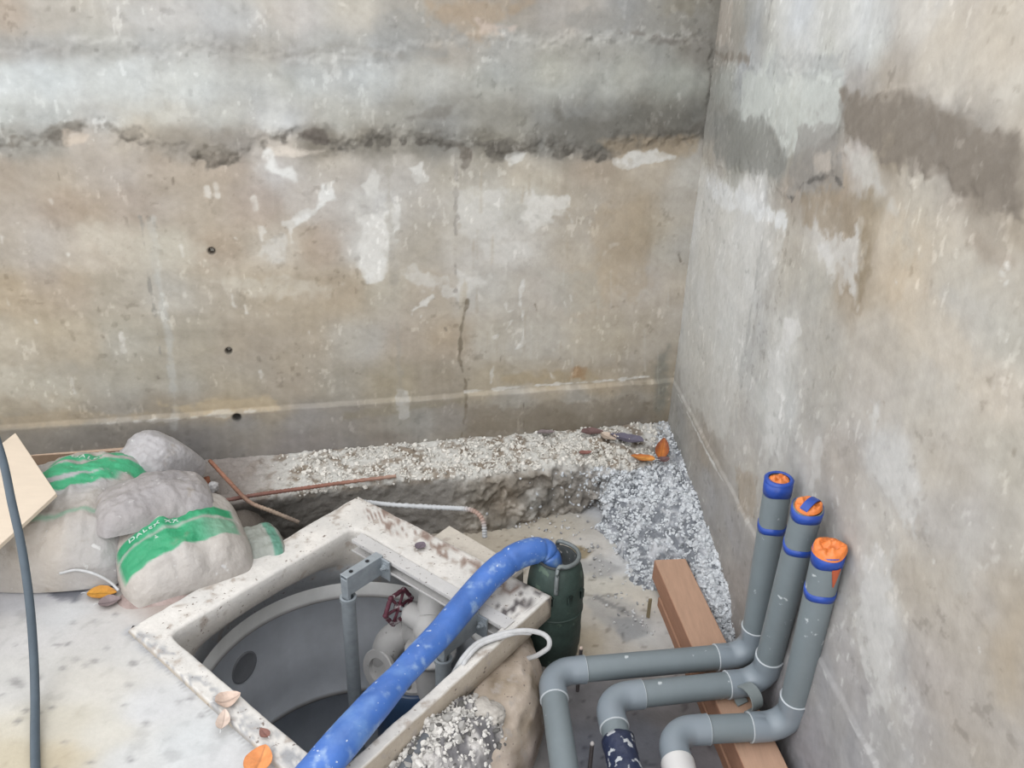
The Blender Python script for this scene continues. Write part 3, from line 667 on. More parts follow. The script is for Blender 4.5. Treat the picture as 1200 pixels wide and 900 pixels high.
# ------------------------------------------------------------------ manhole
manhole = thing('manhole', (*CTR[:2], -1.25), 'square white concrete manhole rim over a round chamber, centre of the pit', 'manhole')
m_rim = mat('rim_concrete', attr=True, rough=.8, var=.08, vscale=60, bump=.4, bscale=120, bdist=.003, spec=.25,
            spots=[((186, 176, 166), 26, .56, .16), ((134, 122, 114), 70, .64, .09), ((104, 96, 92), 130, .695, .06)])
m_chamber = mat('chamber_concrete', attr=True, rough=.75, var=.08, vscale=14, bump=.2, bscale=70, bdist=.003, spec=.3)
def ring_quad(outer, inner, z, n):
    """four sides of the rim, subdivided so the surface can be weathered"""
    return None
def rim_mesh():
    mb = MB()
    n = 60; prof = 0
    def edge(Q, n):
        out = []
        for i in range(4):
            a, b = Q[i], Q[(i+1) % 4]
            out += [a*(1-t)+b*t for t in np.linspace(0, 1, n, endpoint=False)]
        return np.array(out)
    def rounded(Q, r, n):
        """closed loop with rounded corners, same count and order"""
        out = []
        for i in range(4):
            a, b = Q[i], Q[(i+1) % 4]; L = np.linalg.norm(b-a)
            for t in np.linspace(0, 1, n, endpoint=False):
                out.append(a*(1-t)+b*t)
        out = np.array(out); c = out.mean(0)
        k = max(1, int(n*r))
        for _ in range(k*k): out = (np.roll(out, 1, 0)+out*2+np.roll(out, -1, 0))/4
        return out
    O = edge(RIM_O, n); I = edge(RIM_I, n)
    Or = rounded(RIM_O, .03, n)
    dz = lambda A, z: A+np.array([0, 0, z])
    I2 = rounded([p*1.0 for p in RIM_I], .05, n)
    ci = I.mean(0)
    In = rounded([ci+(p-ci)*1.0 for p in RIM_I], .11, n)
    loops = [dz(O*.6+I*.4, -.088), dz(O, -.085), dz(O, -.05), dz(O, -.008), dz(O+(I-O)*.05, 0)]
    for t in np.linspace(.12, .9, 9): loops.append(dz(O*(1-t)+I2*t, 0))
    ang = np.arctan2(I2[:, 1]-CTR[1], I2[:, 0]-CTR[0])
    circ = np.stack([CTR[0]+(RC+.002)*np.cos(ang), CTR[1]+(RC+.002)*np.sin(ang), np.zeros(len(ang))], 1)
    loops += [dz(I2+(O-I2)*.03, -.002), dz(I2, -.008), dz(I2, -.03), dz(I2*.97+circ*.03, -.06), dz(In*.93+circ*.07, -.085), dz(In*.75+circ*.25, -.105), dz(In*.35+circ*.65, -.125), dz(circ, -.145), dz(circ, -.215)]
    loops.append(np.stack([CTR[0]+.56*np.cos(ang), CTR[1]+.56*np.sin(ang), np.full(len(ang), -.215)], 1))
    G = np.array(loops); G = np.concatenate([G, G[:, :1]], 1)
    nz = fbm(G, 18, 4, 500)*.004+fbm(G, 70, 3, 503)*.0015
    G[..., 2] += nz*np.where(np.arange(len(G)) < 17, 1, .3)[:, None]
    n1 = fbm(G, 16, 4, 510); n2 = fbm(G, 60, 3, 512)
    C = np.array((224, 220, 214))+(n1*14)[..., None]*np.array([1, .9, .8])
    side = (np.arange(len(G)) < 4)[:, None, None]; C = np.where(side, np.array((196, 184, 168))+(n1*16)[..., None], C)
    inn = (np.arange(len(G)) > 16)[:, None, None]; C = np.where(inn, np.array((204, 198, 190))+(n1*10)[..., None], C); inn2 = (np.arange(len(G)) > len(G)-4)[:, None, None]; C = np.where(inn2, np.array((188, 190, 192))+(n1*8)[..., None], C)
    # worn edge and dirt streaks along the wide rail
    d = line_d([P(440,600)[:2], P(560,665)[:2], P(600,690)[:2]], G[..., 0], G[..., 1])
    a = sstep(.055, .01, d+n1*.05)*sstep(-.1, .25, n2+n1*.3)*.8; top = (G[..., 2] > -.012)
    C = C*(1-(a*top)[..., None])+np.array((132, 108, 96))*(a*top)[..., None]
    d2 = line_d([P(615,668)[:2], P(638,695)[:2], P(600,712)[:2]], G[..., 0], G[..., 1])
    a = sstep(.06, .02, d2+n1*.04)*sstep(.0, .15, n2+n1*.3)*.85
    C = C*(1-(a*top)[..., None])+np.array((84, 78, 78))*(a*top)[..., None]
    d3 = line_d([P(410,590)[:2], P(300,655)[:2], P(210,710)[:2]], G[..., 0], G[..., 1])
    a = sstep(.012, .004, d3+n2*.012)*sstep(-.1, .2, n1)*.6
    C = C*(1-(a*top)[..., None])+np.array((150, 136, 122))*(a*top)[..., None]
    dl = line_d([P(155,740)[:2], P(260,830)[:2], P(360,905)[:2]], G[..., 0], G[..., 1])
    a = sstep(.05, .01, dl+n1*.04)*sstep(-.2, .2, n2+n1)*.7
    C = C*(1-(a*top)[..., None])+np.array((150, 152, 156))*(a*top)[..., None]
    mb.grid(G, alb(np.clip(C, 20, 240)), flip=False)
    return mb
emit('rim', rim_mesh(), m_rim, manhole)
mb = MB(); SEG = 128
prof_in = [(RC, -.21), (RC, -.258), (RC-.006, -.262), (RC-.006, -.270), (RC, -.274), (RC, -.45), (RC, -.6), (RC, -.690), (RC-.007, -.696), (RC-.007, -.706), (RC, -.712), (RC, -.9), (RC, -1.2)]
prof = [(.585, -1.25), (.585, -.45), (.580, -.30), (.565, -.23), (.56, -.21)]+prof_in+[(.0005, -1.2)]
cc = [(150, 138, 124)]*2+[(186, 170, 150), (190, 176, 156), (190, 178, 160)]+[(216, 216, 214), (216, 216, 214), (160, 158, 156), (160, 158, 156)]+[(218, 222, 228)]*4+[(156, 154, 152)]*2+[(208, 213, 220)]*3+[(170, 174, 180)]
mb.lathe((*CTR[:2], 0), (0, 0, 1), prof, SEG, alb(np.array(cc, float)), caps=False)
V = mb.v[0]; C = mb.c[0] = np.array(mb.c[0]); n1 = fbm(V, 14, 4, 520)
C *= (1+.12*n1)[:, None]
spot = P(290, 775, -.349); spot = CTR+nrm((spot-CTR)*np.array([1, 1, 0]))*RC; spot[2] = -.385
emit('chamber_wall', mb, m_chamber, manhole)
# shoulder of mortar round the chamber head
mb = MB(); prof = [(.405, -.092), (.50, -.105), (.535, -.13), (.562, -.175), (.578, -.24), (.587, -.34), (.588, -.46)]
h = []
for i in range(len(prof)-1):
    for t in np.linspace(0, 1, 5, endpoint=False): h.append(tuple(np.array(prof[i])*(1-t)+np.array(prof[i+1])*t))
h = [(r+.004, z) for r, z in h+[prof[-1]]]
mb.lathe((*CTR[:2], 0), (0, 0, 1), h, 160, None, caps=False)
V = mb.v[0]; n1 = fbm(V, 12, 4, 530); n2 = fbm(V, 45, 3, 533)
_sd = poly_sd([p[:2] for p in RIM_I], V[:, 0], V[:, 1]); mb.f = [q for q in mb.f if not any(_sd[list(q)] > .004)]
rad = (V-np.array([*CTR[:2], 0]))*np.array([1, 1, 0]); rad /= np.linalg.norm(rad, axis=1)[:, None]
mb.v[0] = V+rad*(np.maximum(n1*.009+n2*.006, -.004))[:, None]+np.array([0, 0, 1])*(n1*.006)[:, None]
mb.c[0] = alb(np.clip(np.array((188, 173, 156))+(n1*38)[:, None]*np.array([1, 1, 1.15])+(n2*22)[:, None]-(sstep(.1, .4, n2-n1)*30)[:, None]-sstep(-.16, -.36, V[:, 2:3])*np.array((26, 22, 12)), 0, 240))
emit('mortar_shoulder', mb, m_rim, manhole)
# inlet in the chamber wall: flat disc, the shade inside painted dark
mb = MB(); ax = nrm((CTR-spot)*np.array([1, 1, 0]))
mb.lathe(spot-ax*.04, ax, [(.0005, .0445), (.046, .0445), (.049, .046), (.053, .045), (.056, .040), (.058, .02)], 32, alb((128, 130, 134)), caps=False)
tag(emit('inlet_opening', mb, mat('inlet_painted_shade', (70, 68, 68), rough=.9, attr=True, var=.1, bump=.1), manhole), 'round inlet opening, its shade painted as a dark disc')
# lug behind the wide rail that takes the lifting hook
mb = MB()
q = [P(505,629,-.02), P(523,616,-.02), P(612,668,-.02), P(596,684,-.02)]
c = np.mean(q, axis=0); ex = (q[2]-q[1])/2; ey = (q[1]-q[0])/2; ey = ey/np.linalg.norm(ey)*.055
mb.frame_box(c+np.array([0, 0, -.06]), ex, ey, np.array([0, 0, .06]), alb((208, 200, 188)), bev=.008)
emit('concrete_lug', mb, m_rim, manhole, smooth=False)
# slotted steel channel along the inner edge of the wide rail
m_paint = mat('channel_paint', (206, 204, 202), rough=.55, var=.08, bump=.15, bscale=200, spots=[((120, 112, 108), 90, .64)])
m_zinc = mat('galvanised_steel', (176, 184, 190), rough=.45, metal=.4, var=.14, vscale=40, bump=.12, bscale=160, spots=[((214, 218, 222), 75, .70)])
c0, c1 = P(412, 633), P(592, 738)
cdv = nrm(c1-c0); cin = nrm(np.cross(np.array([0, 0, 1.]), cdv)); 
if cin@(CTR-c0) < 0: cin = -cin
clen = np.linalg.norm(c1-c0); zh = np.array([0, 0, 1.])
def chan_box(a, b, o0, o1, z0, z1, mb):
    c = c0+cdv*(a+b)/2+cin*(o0+o1)/2+zh*(z0+z1)/2
    mb.frame_box(c, cdv*(b-a)/2, cin*(o1-o0)/2, zh*(z1-z0)/2, bev=.0012)
mb = MB(); T_ = .003
chan_box(0, clen, -.045, 0, .001, .001+T_, mb)          # top web
chan_box(0, clen, -.045, -.045+T_, -.042, .001, mb)
chan_box(0, clen, -.045, 0.004, -.042, -.042+T_, mb)
chan_box(0, clen, -T_, 0, -.010, .001, mb)               # lips that leave the slot open
chan_box(0, clen, .001, .004, -.042, -.034, mb)
ch_o = emit('steel_channel', mb, m_paint, manhole, smooth=False)
# lifting hook of ribbed bar
m_bar = mat('bar_cement_coated', attr=True, rough=.85, var=.12, bump=.3, bscale=200)
hook_pts = [P(425,588,-.03), P(452,591,-.02), P(500,594,-.015), P(540,596,-.015), P(553,598,-.018), P(562,604,-.03), P(567,614,-.055), P(568,630,-.10)]
pt = catmull(hook_pts, 22); L = np.cumsum(np.r_[0, np.linalg.norm(np.diff(pt, axis=0), axis=1)])
rr = .0085+.0012*np.sign(np.sin(L*2*PI/.010))
_w = (sstep(.70, .80, L/L[-1])*sstep(.95, .86, L/L[-1])*.75)[:, None]; cl = _w*alb((172, 132, 108))+(1-_w)*alb((198, 200, 202))
mb = MB(); mb.tube(pt, rr, 12, cl); tag(emit('lifting_hook', mb, m_bar, manhole), 'ribbed bar hook, rusty at its bend')

# ------------------------------------------------------------------ guide rails in the chamber
def guide_rail(pos_t, label, top_px, bolt=True):
    """bracket hung on the channel, and its vertical tube"""
    a = c0+cdv*pos_t
    root = thing('guide_rail', (*(a+cin*.125)[:2], -1.2), label, 'pipe', 'guide rails in the manhole')
    arm0, arm1 = a+cin*.002, a+cin*.15
    d = cin; w = cdv*.016
    mb = MB()
    mid = (arm0+arm1)/2; hl = np.linalg.norm(arm1-arm0)/2
    mb.frame_box(mid+zh*.012, d*hl, w, zh*.002, bev=.001)
    for s in (-1, 1): mb.frame_box(mid+zh*(-.022)+cdv*.0145*s, d*hl, cdv*.0018, zh*.034, bev=.001)
    mb.frame_box(arm1-d*.006+zh*-.055, d*.006, cdv*.0145, zh*.055, bev=.001)
    mb.frame_box(a+cin*.008+zh*-.028+cdv*.022, cin*.003, cdv*.030, zh*.036, bev=.001)
    br = emit('bracket', mb, m_zinc, root, smooth=False)
    for k in (.35, .8):
        mb = MB(); mb.lathe(arm0+d*2*hl*k+zh*.0125, zh, [(.0005, .002), (.0065, .002), (.0065, .0008), (.0085, .0008), (.0085, .0022)], 14, caps=False)
        emit('bracket_hole_shade', mb, m_hole_shade, br)  # black disc laid on the plate, painting the shade of a hole
    mb = MB(); b = a+cin*.011+cdv*.034+zh*-.016
    mb.lathe(b, cin, [(.0005, 0), (.016, 0), (.016, .003), (.010, .003), (.010, .011), (.005, .011), (.005, .020), (.0005, .020)], 6, caps=False)
    emit('bolt', mb, m_zinc, root, smooth=False)
    top = arm1-d*.012+zh*-.072; mb = MB()
    mb.lathe((top[0], top[1], 0), zh, [(.0005, -1.2), (.0225, -1.2), (.0225, top[2]-.012), (.026, top[2]-.012), (.026, top[2]), (.018, top[2]), (.018, top[2]-.03), (.0005, top[2]-.03)], 28, caps=False)
    emit('tube', mb, m_zinc, root, smooth='auto')
    return root
m_hole_shade = mat('painted_hole_shade', (30, 30, 32), rough=.9, var=.1, bump=0)
guide_rail(.135, 'galvanised guide rail with U bracket, in front of the red handwheel', (428, 688))
guide_rail(.135+.40, 'galvanised guide rail half hidden behind the blue hose', (522, 745))

# ------------------------------------------------------------------ gate valve with its white riser
m_white = mat('white_coated_iron', (204, 202, 200), rough=.55, var=.07, vscale=24, bump=.2, bscale=80, spots=[((150, 146, 142), 60, .68)])
m_red = mat('handwheel_paint', (118, 66, 80), rough=.6, var=.2, vscale=40, bump=.3, spots=[((206, 196, 198), 42, .56)])
HW = P(467, 711, -.22); BV = HW+nrm(.75*RT-.55*FW-.22*UP)*.115
vroot = thing('gate_valve', (*BV[:2], -1.2), 'white gate valve with maroon handwheel beside the guide rail', 'valve')
ax = nrm(BV-HW); u_ = nrm(np.cross(ax, zh)); w_ = np.cross(ax, u_)
mb = MB(); Rw = .052; k = 72
loop = [HW+(Rw+.0045*abs(math.cos(3*2*PI*i/k)))*(u_*math.cos(2*PI*i/k)+w_*math.sin(2*PI*i/k)) for i in range(k+1)]
mb.tube(loop, .0075, 10, caps=False)
for i in range(6):
    a = 2*PI*i/6; dv_ = u_*math.cos(a)+w_*math.sin(a)
    mb.tube([HW+dv_*.008, HW+dv_*.024+ax*.002, HW+dv_*Rw], [.007, .005, .006], 8)
    mb.lathe(HW+dv_*(Rw+.006)-ax*.008, ax, [(.0005, 0), (.009, .002), (.010, .008), (.009, .014), (.0005, .016)], 10, caps=False)
mb.lathe(HW-ax*.008, ax, [(.0005, 0), (.014, 0), (.014, .022), (.0005, .022)], 14, caps=False)
hwo = tag(emit('handwheel', mb, m_red, vroot), 'lobed maroon handwheel speckled with cement')
mb = MB(); mb.lathe(HW-ax*.014, ax, [(.0005, 0), (.007, 0), (.007, .06), (.0005, .06)], 12, caps=False)
emit('stem', mb, m_zinc, vroot)
D = np.linalg.norm(BV-HW); mb = MB()
mb.lathe(HW+ax*.03, ax, [(.0005, 0), (.016, 0), (.017, .012), (.033, .014), (.036, .030), (.036, .038)], 6, caps=False)
mb.lathe(HW+ax*.05, ax, [(.034, 0), (.040, .006), (.043, D-.05), (.043, D-.02)], 28)
emit('bonnet', mb, m_white, vroot, smooth='auto')
mb = MB()
S0 = BV+nrm(BV-HW)*.03; tp = P(516, 676, -.10)
pb = catmull([tp+np.array([.07, .12, .0]), tp+np.array([.03, .05, -.002]), tp, np.array([S0[0], S0[1]+.03, -.20]), S0+zh*-.02, S0-zh*.14, S0-zh*.5], 10)
mb.tube(pb, np.interp(np.arange(len(pb)), [0, 10, 20, 30, 40, 46, 60], [.050, .052, .054, .050, .056, .050, .046]), 28)
mb.lathe(S0-zh*.12, zh, [(.05, 0), (.085, 0), (.085, .02), (.05, .02)], 32)
for i in range(4):
    a = 2*PI*i/4+.5; mb.lathe(S0+zh*-.10+np.array([.068*math.cos(a), .068*math.sin(a), 0]), zh, [(.0005, 0), (.010, 0), (.010, .012), (.0005, .012)], 6, caps=False)
emit('riser_pipe', mb, m_white, vroot)
mb = MB(); be = catmull([S0-zh*.06, P(482, 741, -.36), P(462, 748, -.38), P(452, 766, -.44), P(450, 790, -.56)], 10)
mb.tube(be, np.interp(np.arange(len(be)), [0, 12, 24, 40], [.040, .052, .054, .044]), 26); emit('branch_elbow', mb, m_white, vroot)
mb = MB(); fc_ = P(447, 783, -.46); fa = nrm(np.array([-.55, -.75, .3])); mb.lathe(fc_, fa, [(.046, 0), (.068, 0), (.070, .003), (.070, .017), (.066, .020), (.040, .020), (.038, .004), (.0005, .004)], 32, caps=False); emit('flange', mb, m_white, vroot, smooth='auto')

# ------------------------------------------------------------------ pump unit deep in the chamber
m_navy = mat('navy_enamel', (52, 78, 112), rough=.35, var=.18, vscale=12, bump=.1, spec=.5, spots=[((150, 156, 160), 40, .72)])
PC = P(487, 786, -.50); proot = thing('sewage_pump', (*PC[:2], -1.2), 'navy blue pump with white flange low in the manhole', 'pump')
mb = MB(); mb.lathe(PC, zh, [(.0005, -.68), (.13, -.68), (.14, -.60), (.14, -.06), (.135, -.02), (.125, -.004), (.118, .004), (.112, .0), (.108, -.02), (.0005, -.02)], 48, caps=False)
emit('motor_housing', mb, m_navy, proot)
mb = MB(); mb.lathe(PC+zh*-.015, zh, [(.0005, .0), (.098, 0), (.098, .012), (.055, .014), (.05, .03), (.0005, .03)], 40, caps=False)
fl = emit('top_flange', mb, m_white, proot, smooth='auto')
for i in range(6):
    mb = MB(); a = 2*PI*i/6+.3; mb.lathe(PC+np.array([.080*math.cos(a), .080*math.sin(a), -.003]), zh, [(.0005, .0), (.011, 0), (.011, .011), (.0005, .011)], 6, caps=False)
    emit('bolt', mb, m_zinc, fl, smooth=False)
# ------------------------------------------------------------------ green pump on the pit floor
m_green = mat('green_pump_iron', (54, 70, 64), rough=.6, var=.3, vscale=26, bump=.45, bscale=70, spec=.4, spots=[((86, 104, 90), 24, .62), ((150, 150, 144), 60, .73)])
GC = np.array([.158, 2.035, FZ]); groot = thing('submersible_pump', tuple(GC), 'dirty dark green submersible pump feeding the blue hose', 'pump')
mb = MB(); mb.lathe(GC, zh, [(.0005, -.004), (.082, -.004), (.086, .02), (.086, .05), (.090, .055), (.090, .11), (.088, .118), (.089, .22), (.089, .27), (.086, .305), (.080, .335), (.071, .357), (.062, .366), (.058, .367)], 48, caps=False)
V = mb.v[0]; n1 = fbm(V, 16, 4, 600); mb.v[0] = V+(n1*.003)[:, None]*nrm([1, 1, 0])
emit('pump_casing', mb, m_green, groot)
mb = MB(); mb.lathe(GC, zh, [(.0585, .362), (.064, .368), (.060, .374), (.054, .370), (.050, .335), (.0005, .330)], 40, caps=False)
emit('top_collar', mb, mat('dark_collar', (58, 62, 62), rough=.7, var=.3, vscale=40, bump=.5, spots=[((150, 148, 146), 50, .64)]), groot)
mb = MB()
hp = [GC+np.array(q) for q in [(-.004, -.090, .300), (-.004, -.086, .345)]]+[GC+np.array([.066*math.cos(t), .066*math.sin(t), .380]) for t in np.linspace(-1.55, 1.5, 9)]+[GC+np.array([.004, .078, .345])]
hp = catmull(hp, 8)
mb.tube(hp, .0068, 12); emit('handle', mb, mat('worn_handle', (124, 130, 130), rough=.5, metal=.3, var=.2, vscale=60, spots=[((60, 70, 66), 50, .6)]), groot)
for sgn, a in ((1, -1.1), (1, -1.75), (1, -.5)):
    mb = MB(); d = np.array([math.cos(a), math.sin(a), 0]); mb.frame_box(GC+d*.088+zh*.27, d*.008, np.cross(d, zh)*.009, zh*.018, bev=.004)
    emit('lug', mb, m_green, groot)
for hgt in (.19,):
    mb = MB(); mb.lathe(GC+zh*hgt, zh, [(.086, -.004), (.0915, -.002), (.0915, .002), (.086, .004)], 48, caps=False); emit('casing_seam', mb, m_green, groot)

# ------------------------------------------------------------------ blue hose
m_hose = mat('blue_hose', (70, 114, 190), rough=.42, var=.2, vscale=12, bump=.35, bscale=46, bdist=.005, spec=.5, spots=[((108, 148, 208), 9, .48, .22), ((150, 178, 216), 24, .56, .22), ((212, 220, 230), 70, .66, .08)])
hz = [(646,668,.005), (644,657,.045), (638,646,.078), (622,646,.092), (600,655,.088), (575,675,.072), (550,702,.052), (520,738,.050), (488,772,.052), (455,808,.052), (425,842,.052), (392,880,.054), (350,930,.036), (290,1000,.030), (220,1080,.030), (100,1230,.030)]
hp = catmull([P(*q) for q in hz], 14); n = len(hp); i_ = np.arange(n)/14
rad = np.interp(i_, [0, 1, 3, 5, 7, 8, 8.6, 9.2, 10.5, 15], [.035, .039, .042, .041, .039, .037, .035, .040, .043, .045])
rad = rad*(1+.02*fbm(hp, 14, 3, 700))
# shallow kink folds by the pump
rad = rad*(1-.10*np.exp(-((i_-1.6)/.12)**2)-.08*np.exp(-((i_-2.3)/.12)**2)-.05*np.exp(-((i_-4.2)/.1)**2))
sq = np.interp(i_, [0, 2, 6, 8.4, 9, 12, 14], [1, .95, .92, .78, .9, .92, .85])
mb = MB(); mb.tube(hp, rad, 28, squash=sq)
tag(emit('hose', mb, m_hose), 'thick blue hose running from the green pump across the manhole', 'hose')

# ------------------------------------------------------------------ white cord on the rail
m_cord = mat('white_cord', (206, 206, 206), rough=.8, var=.12, vscale=60, bump=.4, bscale=200)
cz = [(508,830,-.25), (524,803,-.09), (537,780,-.01), (545,768,.012), (558,755,.013), (575,747,.013), (597,741,.014), (616,739,.010), (634,742,-.005), (643,749,-.02), (643,758,-.045), (636,764,-.07), (627,769,-.10), (616,772,-.13)]
mb = MB(); mb.tube(catmull([P(*q) for q in cz], 12), .0072, 12)
mb.tube(catmull([P(*q) for q in [(524,812,-.16), (540,784,-.016), (550,768,.010), (566,754,.010), (590,746,.011), (606,742,.006), (622,742,-.002)]], 12), .006, 10)
tag(emit('cord', mb, m_cord), 'white cord looped over the narrow manhole rail', 'cord')

# ------------------------------------------------------------------ grey drain pipes
m_pvc = mat('grey_pvc', (126, 136, 140), rough=.45, var=.07, vscale=14, bump=.06, bscale=40, spec=.45, spots=[((200, 206, 208), 34, .68)])
m_elbow = mat('grey_pvc_fitting', (140, 150, 158), rough=.38, var=.05, vscale=14, bump=.04, bscale=40, spec=.5, spots=[((206, 212, 216), 30, .76)])
m_glue = mat('solvent_ring', (190, 196, 200), rough=.5, var=.1, bump=0)
m_tape = mat('blue_tape', (48, 82, 172), rough=.35, var=.15, vscale=40, bump=.2, bscale=60)
m_orange = mat('orange_plastic', (236, 134, 66), rough=.4, var=.16, vscale=30, bump=.5, bscale=45, bdist=.008, spec=.45)
m_wrap = mat('cement_speckled_wrap', (44, 52, 78), rough=.4, var=.25, vscale=40, bump=.6, bscale=60, spots=[((196, 200, 204), 42, .56)])
m_cpl = mat('white_coupling', (226, 224, 222), rough=.45, var=.05, bump=.05)
RP = .0365; PZ = -.14
def arc(c, d_in, d_out, R, n=14):
    """rounded corner at c between travel directions"""
    ang = math.acos(np.clip(d_in@d_out, -1, 1)); tl = R*math.tan(ang/2)
    s = c-d_in*tl; nrm_ = nrm(d_out-d_in*(d_in@d_out)); o = s+nrm_*R
    return [o-nrm_*R*math.cos(a)+d_in*R*math.sin(a) for a in np.linspace(0, ang, n)], tl
def depth_z(u, v, mpp):
    """level at which one pixel on this sight line spans mpp metres"""
    d = ray(u, v); return CAMH+d[2]*(mpp*F_PX)
def drain_pipe(c1, c2, top, tz, near, label, bands, near_fit=None):
    C1, C2 = P(*c1, PZ), P(*c2, PZ); N = near if not isinstance(near, tuple) else P(*near, PZ)
    T = P(*top, tz)
    if isinstance(near, np.ndarray) and near_fit: N = N+nrm(N-C1)*near_fit
    root = thing('drain_pipe', (*((C1+C2)/2)[:2], PZ-RP), label, 'pipe', 'capped grey pipes by the wall')
    d0, d1, d2 = nrm(C1-N), nrm(C2-C1), nrm(T-C2)
    a1, t1 = arc(C1, d0, d1, .068); a2, t2 = arc(C2, d1, d2, .068); sk = .040
    for nm, A, B in (('lead_pipe', N, a1[0]), ('cross_pipe', a1[-1], a2[0]), ('riser_pipe', a2[-1], T)):
        if nm == 'riser_pipe':
            mb = MB(); mb.lathe(A, nrm(B-A), [(.0005, 0), (RP, 0), (RP, np.linalg.norm(B-A)), (RP-.004, np.linalg.norm(B-A)), (RP-.004, np.linalg.norm(B-A)-.05), (.0005, np.linalg.norm(B-A)-.05)], 32, caps=False)
            rs = emit(nm, mb, m_pvc, root, smooth='auto')
        else:
            mb = MB(); mb.tube([A, A+(B-A)*.5, B], RP, 32); emit(nm, mb, m_pvc, root, smooth='auto')
    for A, din, dout in ((a1, d0, d1), (a2, d1, d2)):
        path = [A[0]-din*sk, A[0]-din*.002]+A+[A[-1]+dout*.002, A[-1]+dout*sk]
        r = np.full(len(path), RP*1.10); r[1:-1] = RP*1.075
        mb = MB(); mb.tube(path, r, 32)
        e = emit('elbow', mb, m_elbow, root, smooth='auto')
        for q, dd in ((path[0], -din), (path[-1], dout)):
            mb = MB(); mb.lathe(q-dd*.001, dd, [(RP*1.0, 0), (RP*1.112, 0), (RP*1.112, .0013), (RP*1.0, .002)], 32, caps=False); emit('glue_ring', mb, m_glue, e)
    Lr = np.linalg.norm(T-a2[-1])
    for k0, k1 in bands:                                  # distance down from the open end
        mb = MB(); mb.lathe(T-d2*k1, d2, [(RP, 0), (RP+.0012, 0), (RP+.0016, (k1-k0)*.5), (RP+.0012, k1-k0), (RP, k1-k0)], 32, caps=False)
        V = mb.v[0]; mb.v[0] = V+d2*(.006*np.sin(3*np.arctan2((V-T)@np.cross(d2, [1, 0, 0]), (V-T)@np.array([1., 0, 0])))*.5)[:, None]
        emit('tape_band', mb, m_tape, root)
    return root, T, d2, N, d0
def cap(root, T, d, style):
    """crumpled plastic bag taped over the open end"""
    ux = nrm(np.cross(d, [0, 1, 0])); uy = np.cross(d, ux); mb = MB()
    r_, a_ = np.meshgrid(np.linspace(0.001, 1, 22), np.linspace(0, 2*PI, 65), indexing='ij')
    rr = {0: .029, 1: .033, 2: .039}[style]
    q = np.stack([np.cos(a_)*r_, np.sin(a_)*r_, r_*0+style*3.7], -1)
    fold = np.abs(fbm(q, 1.5, 3, 800+style, .38))*1.5
    h = (1-r_**3)*(.004+.015*fold)+{0: -.004, 1: .004, 2: .004}[style]
    if style == 1: h = h+.020*np.maximum(0, np.cos(a_-2.4))*r_**2*(1-.4*r_)
    if style == 2: h = h+.016*np.maximum(0, np.cos((a_-2.7)*1))**6*r_
    h = h-sstep(.9, 1, r_)*.012
    G = T+d*.002+r_[..., None]*rr*(np.cos(a_)[..., None]*ux+np.sin(a_)[..., None]*uy)+h[..., None]*d
    mb.grid(G); emit('plastic_cap', mb, m_orange, root)
    if style == 0:      # tape turned over the rim
        mb = MB(); mb.lathe(T-d*.006, d, [(RP+.001, 0), (RP+.002, .008), (RP-.003, .012), (.028, .0115), (.027, .009)], 32, caps=False); emit('tape_rim', mb, m_tape, root)
        mb = MB(); mb.frame_box(T-d*.050+ux*-.006+uy*-.0375, ux*.012, uy*.002, d*.014, bev=.001); emit('tape_tail', mb, mat('tape_tail', (96, 140, 210), rough=.3, var=.1), root)
    if style == 1:
        mb = MB(); dd = nrm(ux*.75+uy*.65); pe = np.cross(d, dd); pts = []
        for t in np.linspace(-1, 1, 12): pts.append([T+d*(.012+.014*(1-t*t)+.004*t)+dd*.034*t+pe*(.006+s*.010) for s in (-1, 0, 1)])
        mb.grid(np.array(pts)); G2 = np.array(pts)-d*.002; mb.grid(G2, flip=True); emit('tape_strap', mb, m_tape, root)
    if style == 2:
        mb = MB(); pts = []
        for t in np.linspace(0, 1, 8):
            w = (1-t)*.6+.05
            pts.append([T-d*(.03+.055*t)+(RP+.002)*(ux*math.cos(a)+uy*math.sin(a)) for a in np.linspace(-w/2, w/2, 7)+CAPANG])
        mb.grid(np.array(pts)); mb.grid(np.array(pts)-0.002*nrm(ux*math.cos(CAPANG)+uy*math.sin(CAPANG)), flip=True); emit('plastic_flap', mb, mat('orange_flap', (200, 100, 66), rough=.45, var=.1), root)
CAPANG = 0
BW = [(0, .034), (.135, .153)]
rA = drain_pipe((645,788), (880,767), (913,562), depth_z(913,562,.00226), P(676,1000,PZ), 'tallest capped grey pipe, nearest the corner, its bend by the green pump', [(0, .040), (.140, .160)], .45)
cap(rA[0], rA[1], rA[2], 0)
rB = drain_pipe((711,818), (895,798), (947,594), depth_z(947,594,.00206), P(724,868,PZ)+nrm(P(724,868,PZ)-P(711,818,PZ))*.03, 'middle grey pipe of three, orange plastic tied under a blue strap', [(0, .028), (.118, .138)])
cap(rB[0], rB[1], rB[2], 1)
rC = drain_pipe((785,857), (925,850), (972,644), depth_z(972,644,.00199), P(793,890,PZ)+nrm(P(793,890,PZ)-P(785,857,PZ))*.02, 'shortest grey pipe, nearest the viewer, bright orange crumpled cap', [(0, .036), (.118, .138)])
d = rC[2]; ux = nrm(np.cross(d, [0, 1, 0])); uy = np.cross(d, ux)
_v = EYE-rC[1]; CAPANG = math.atan2(_v@uy, _v@ux)+.75
cap(rC[0], rC[1], rC[2], 2)
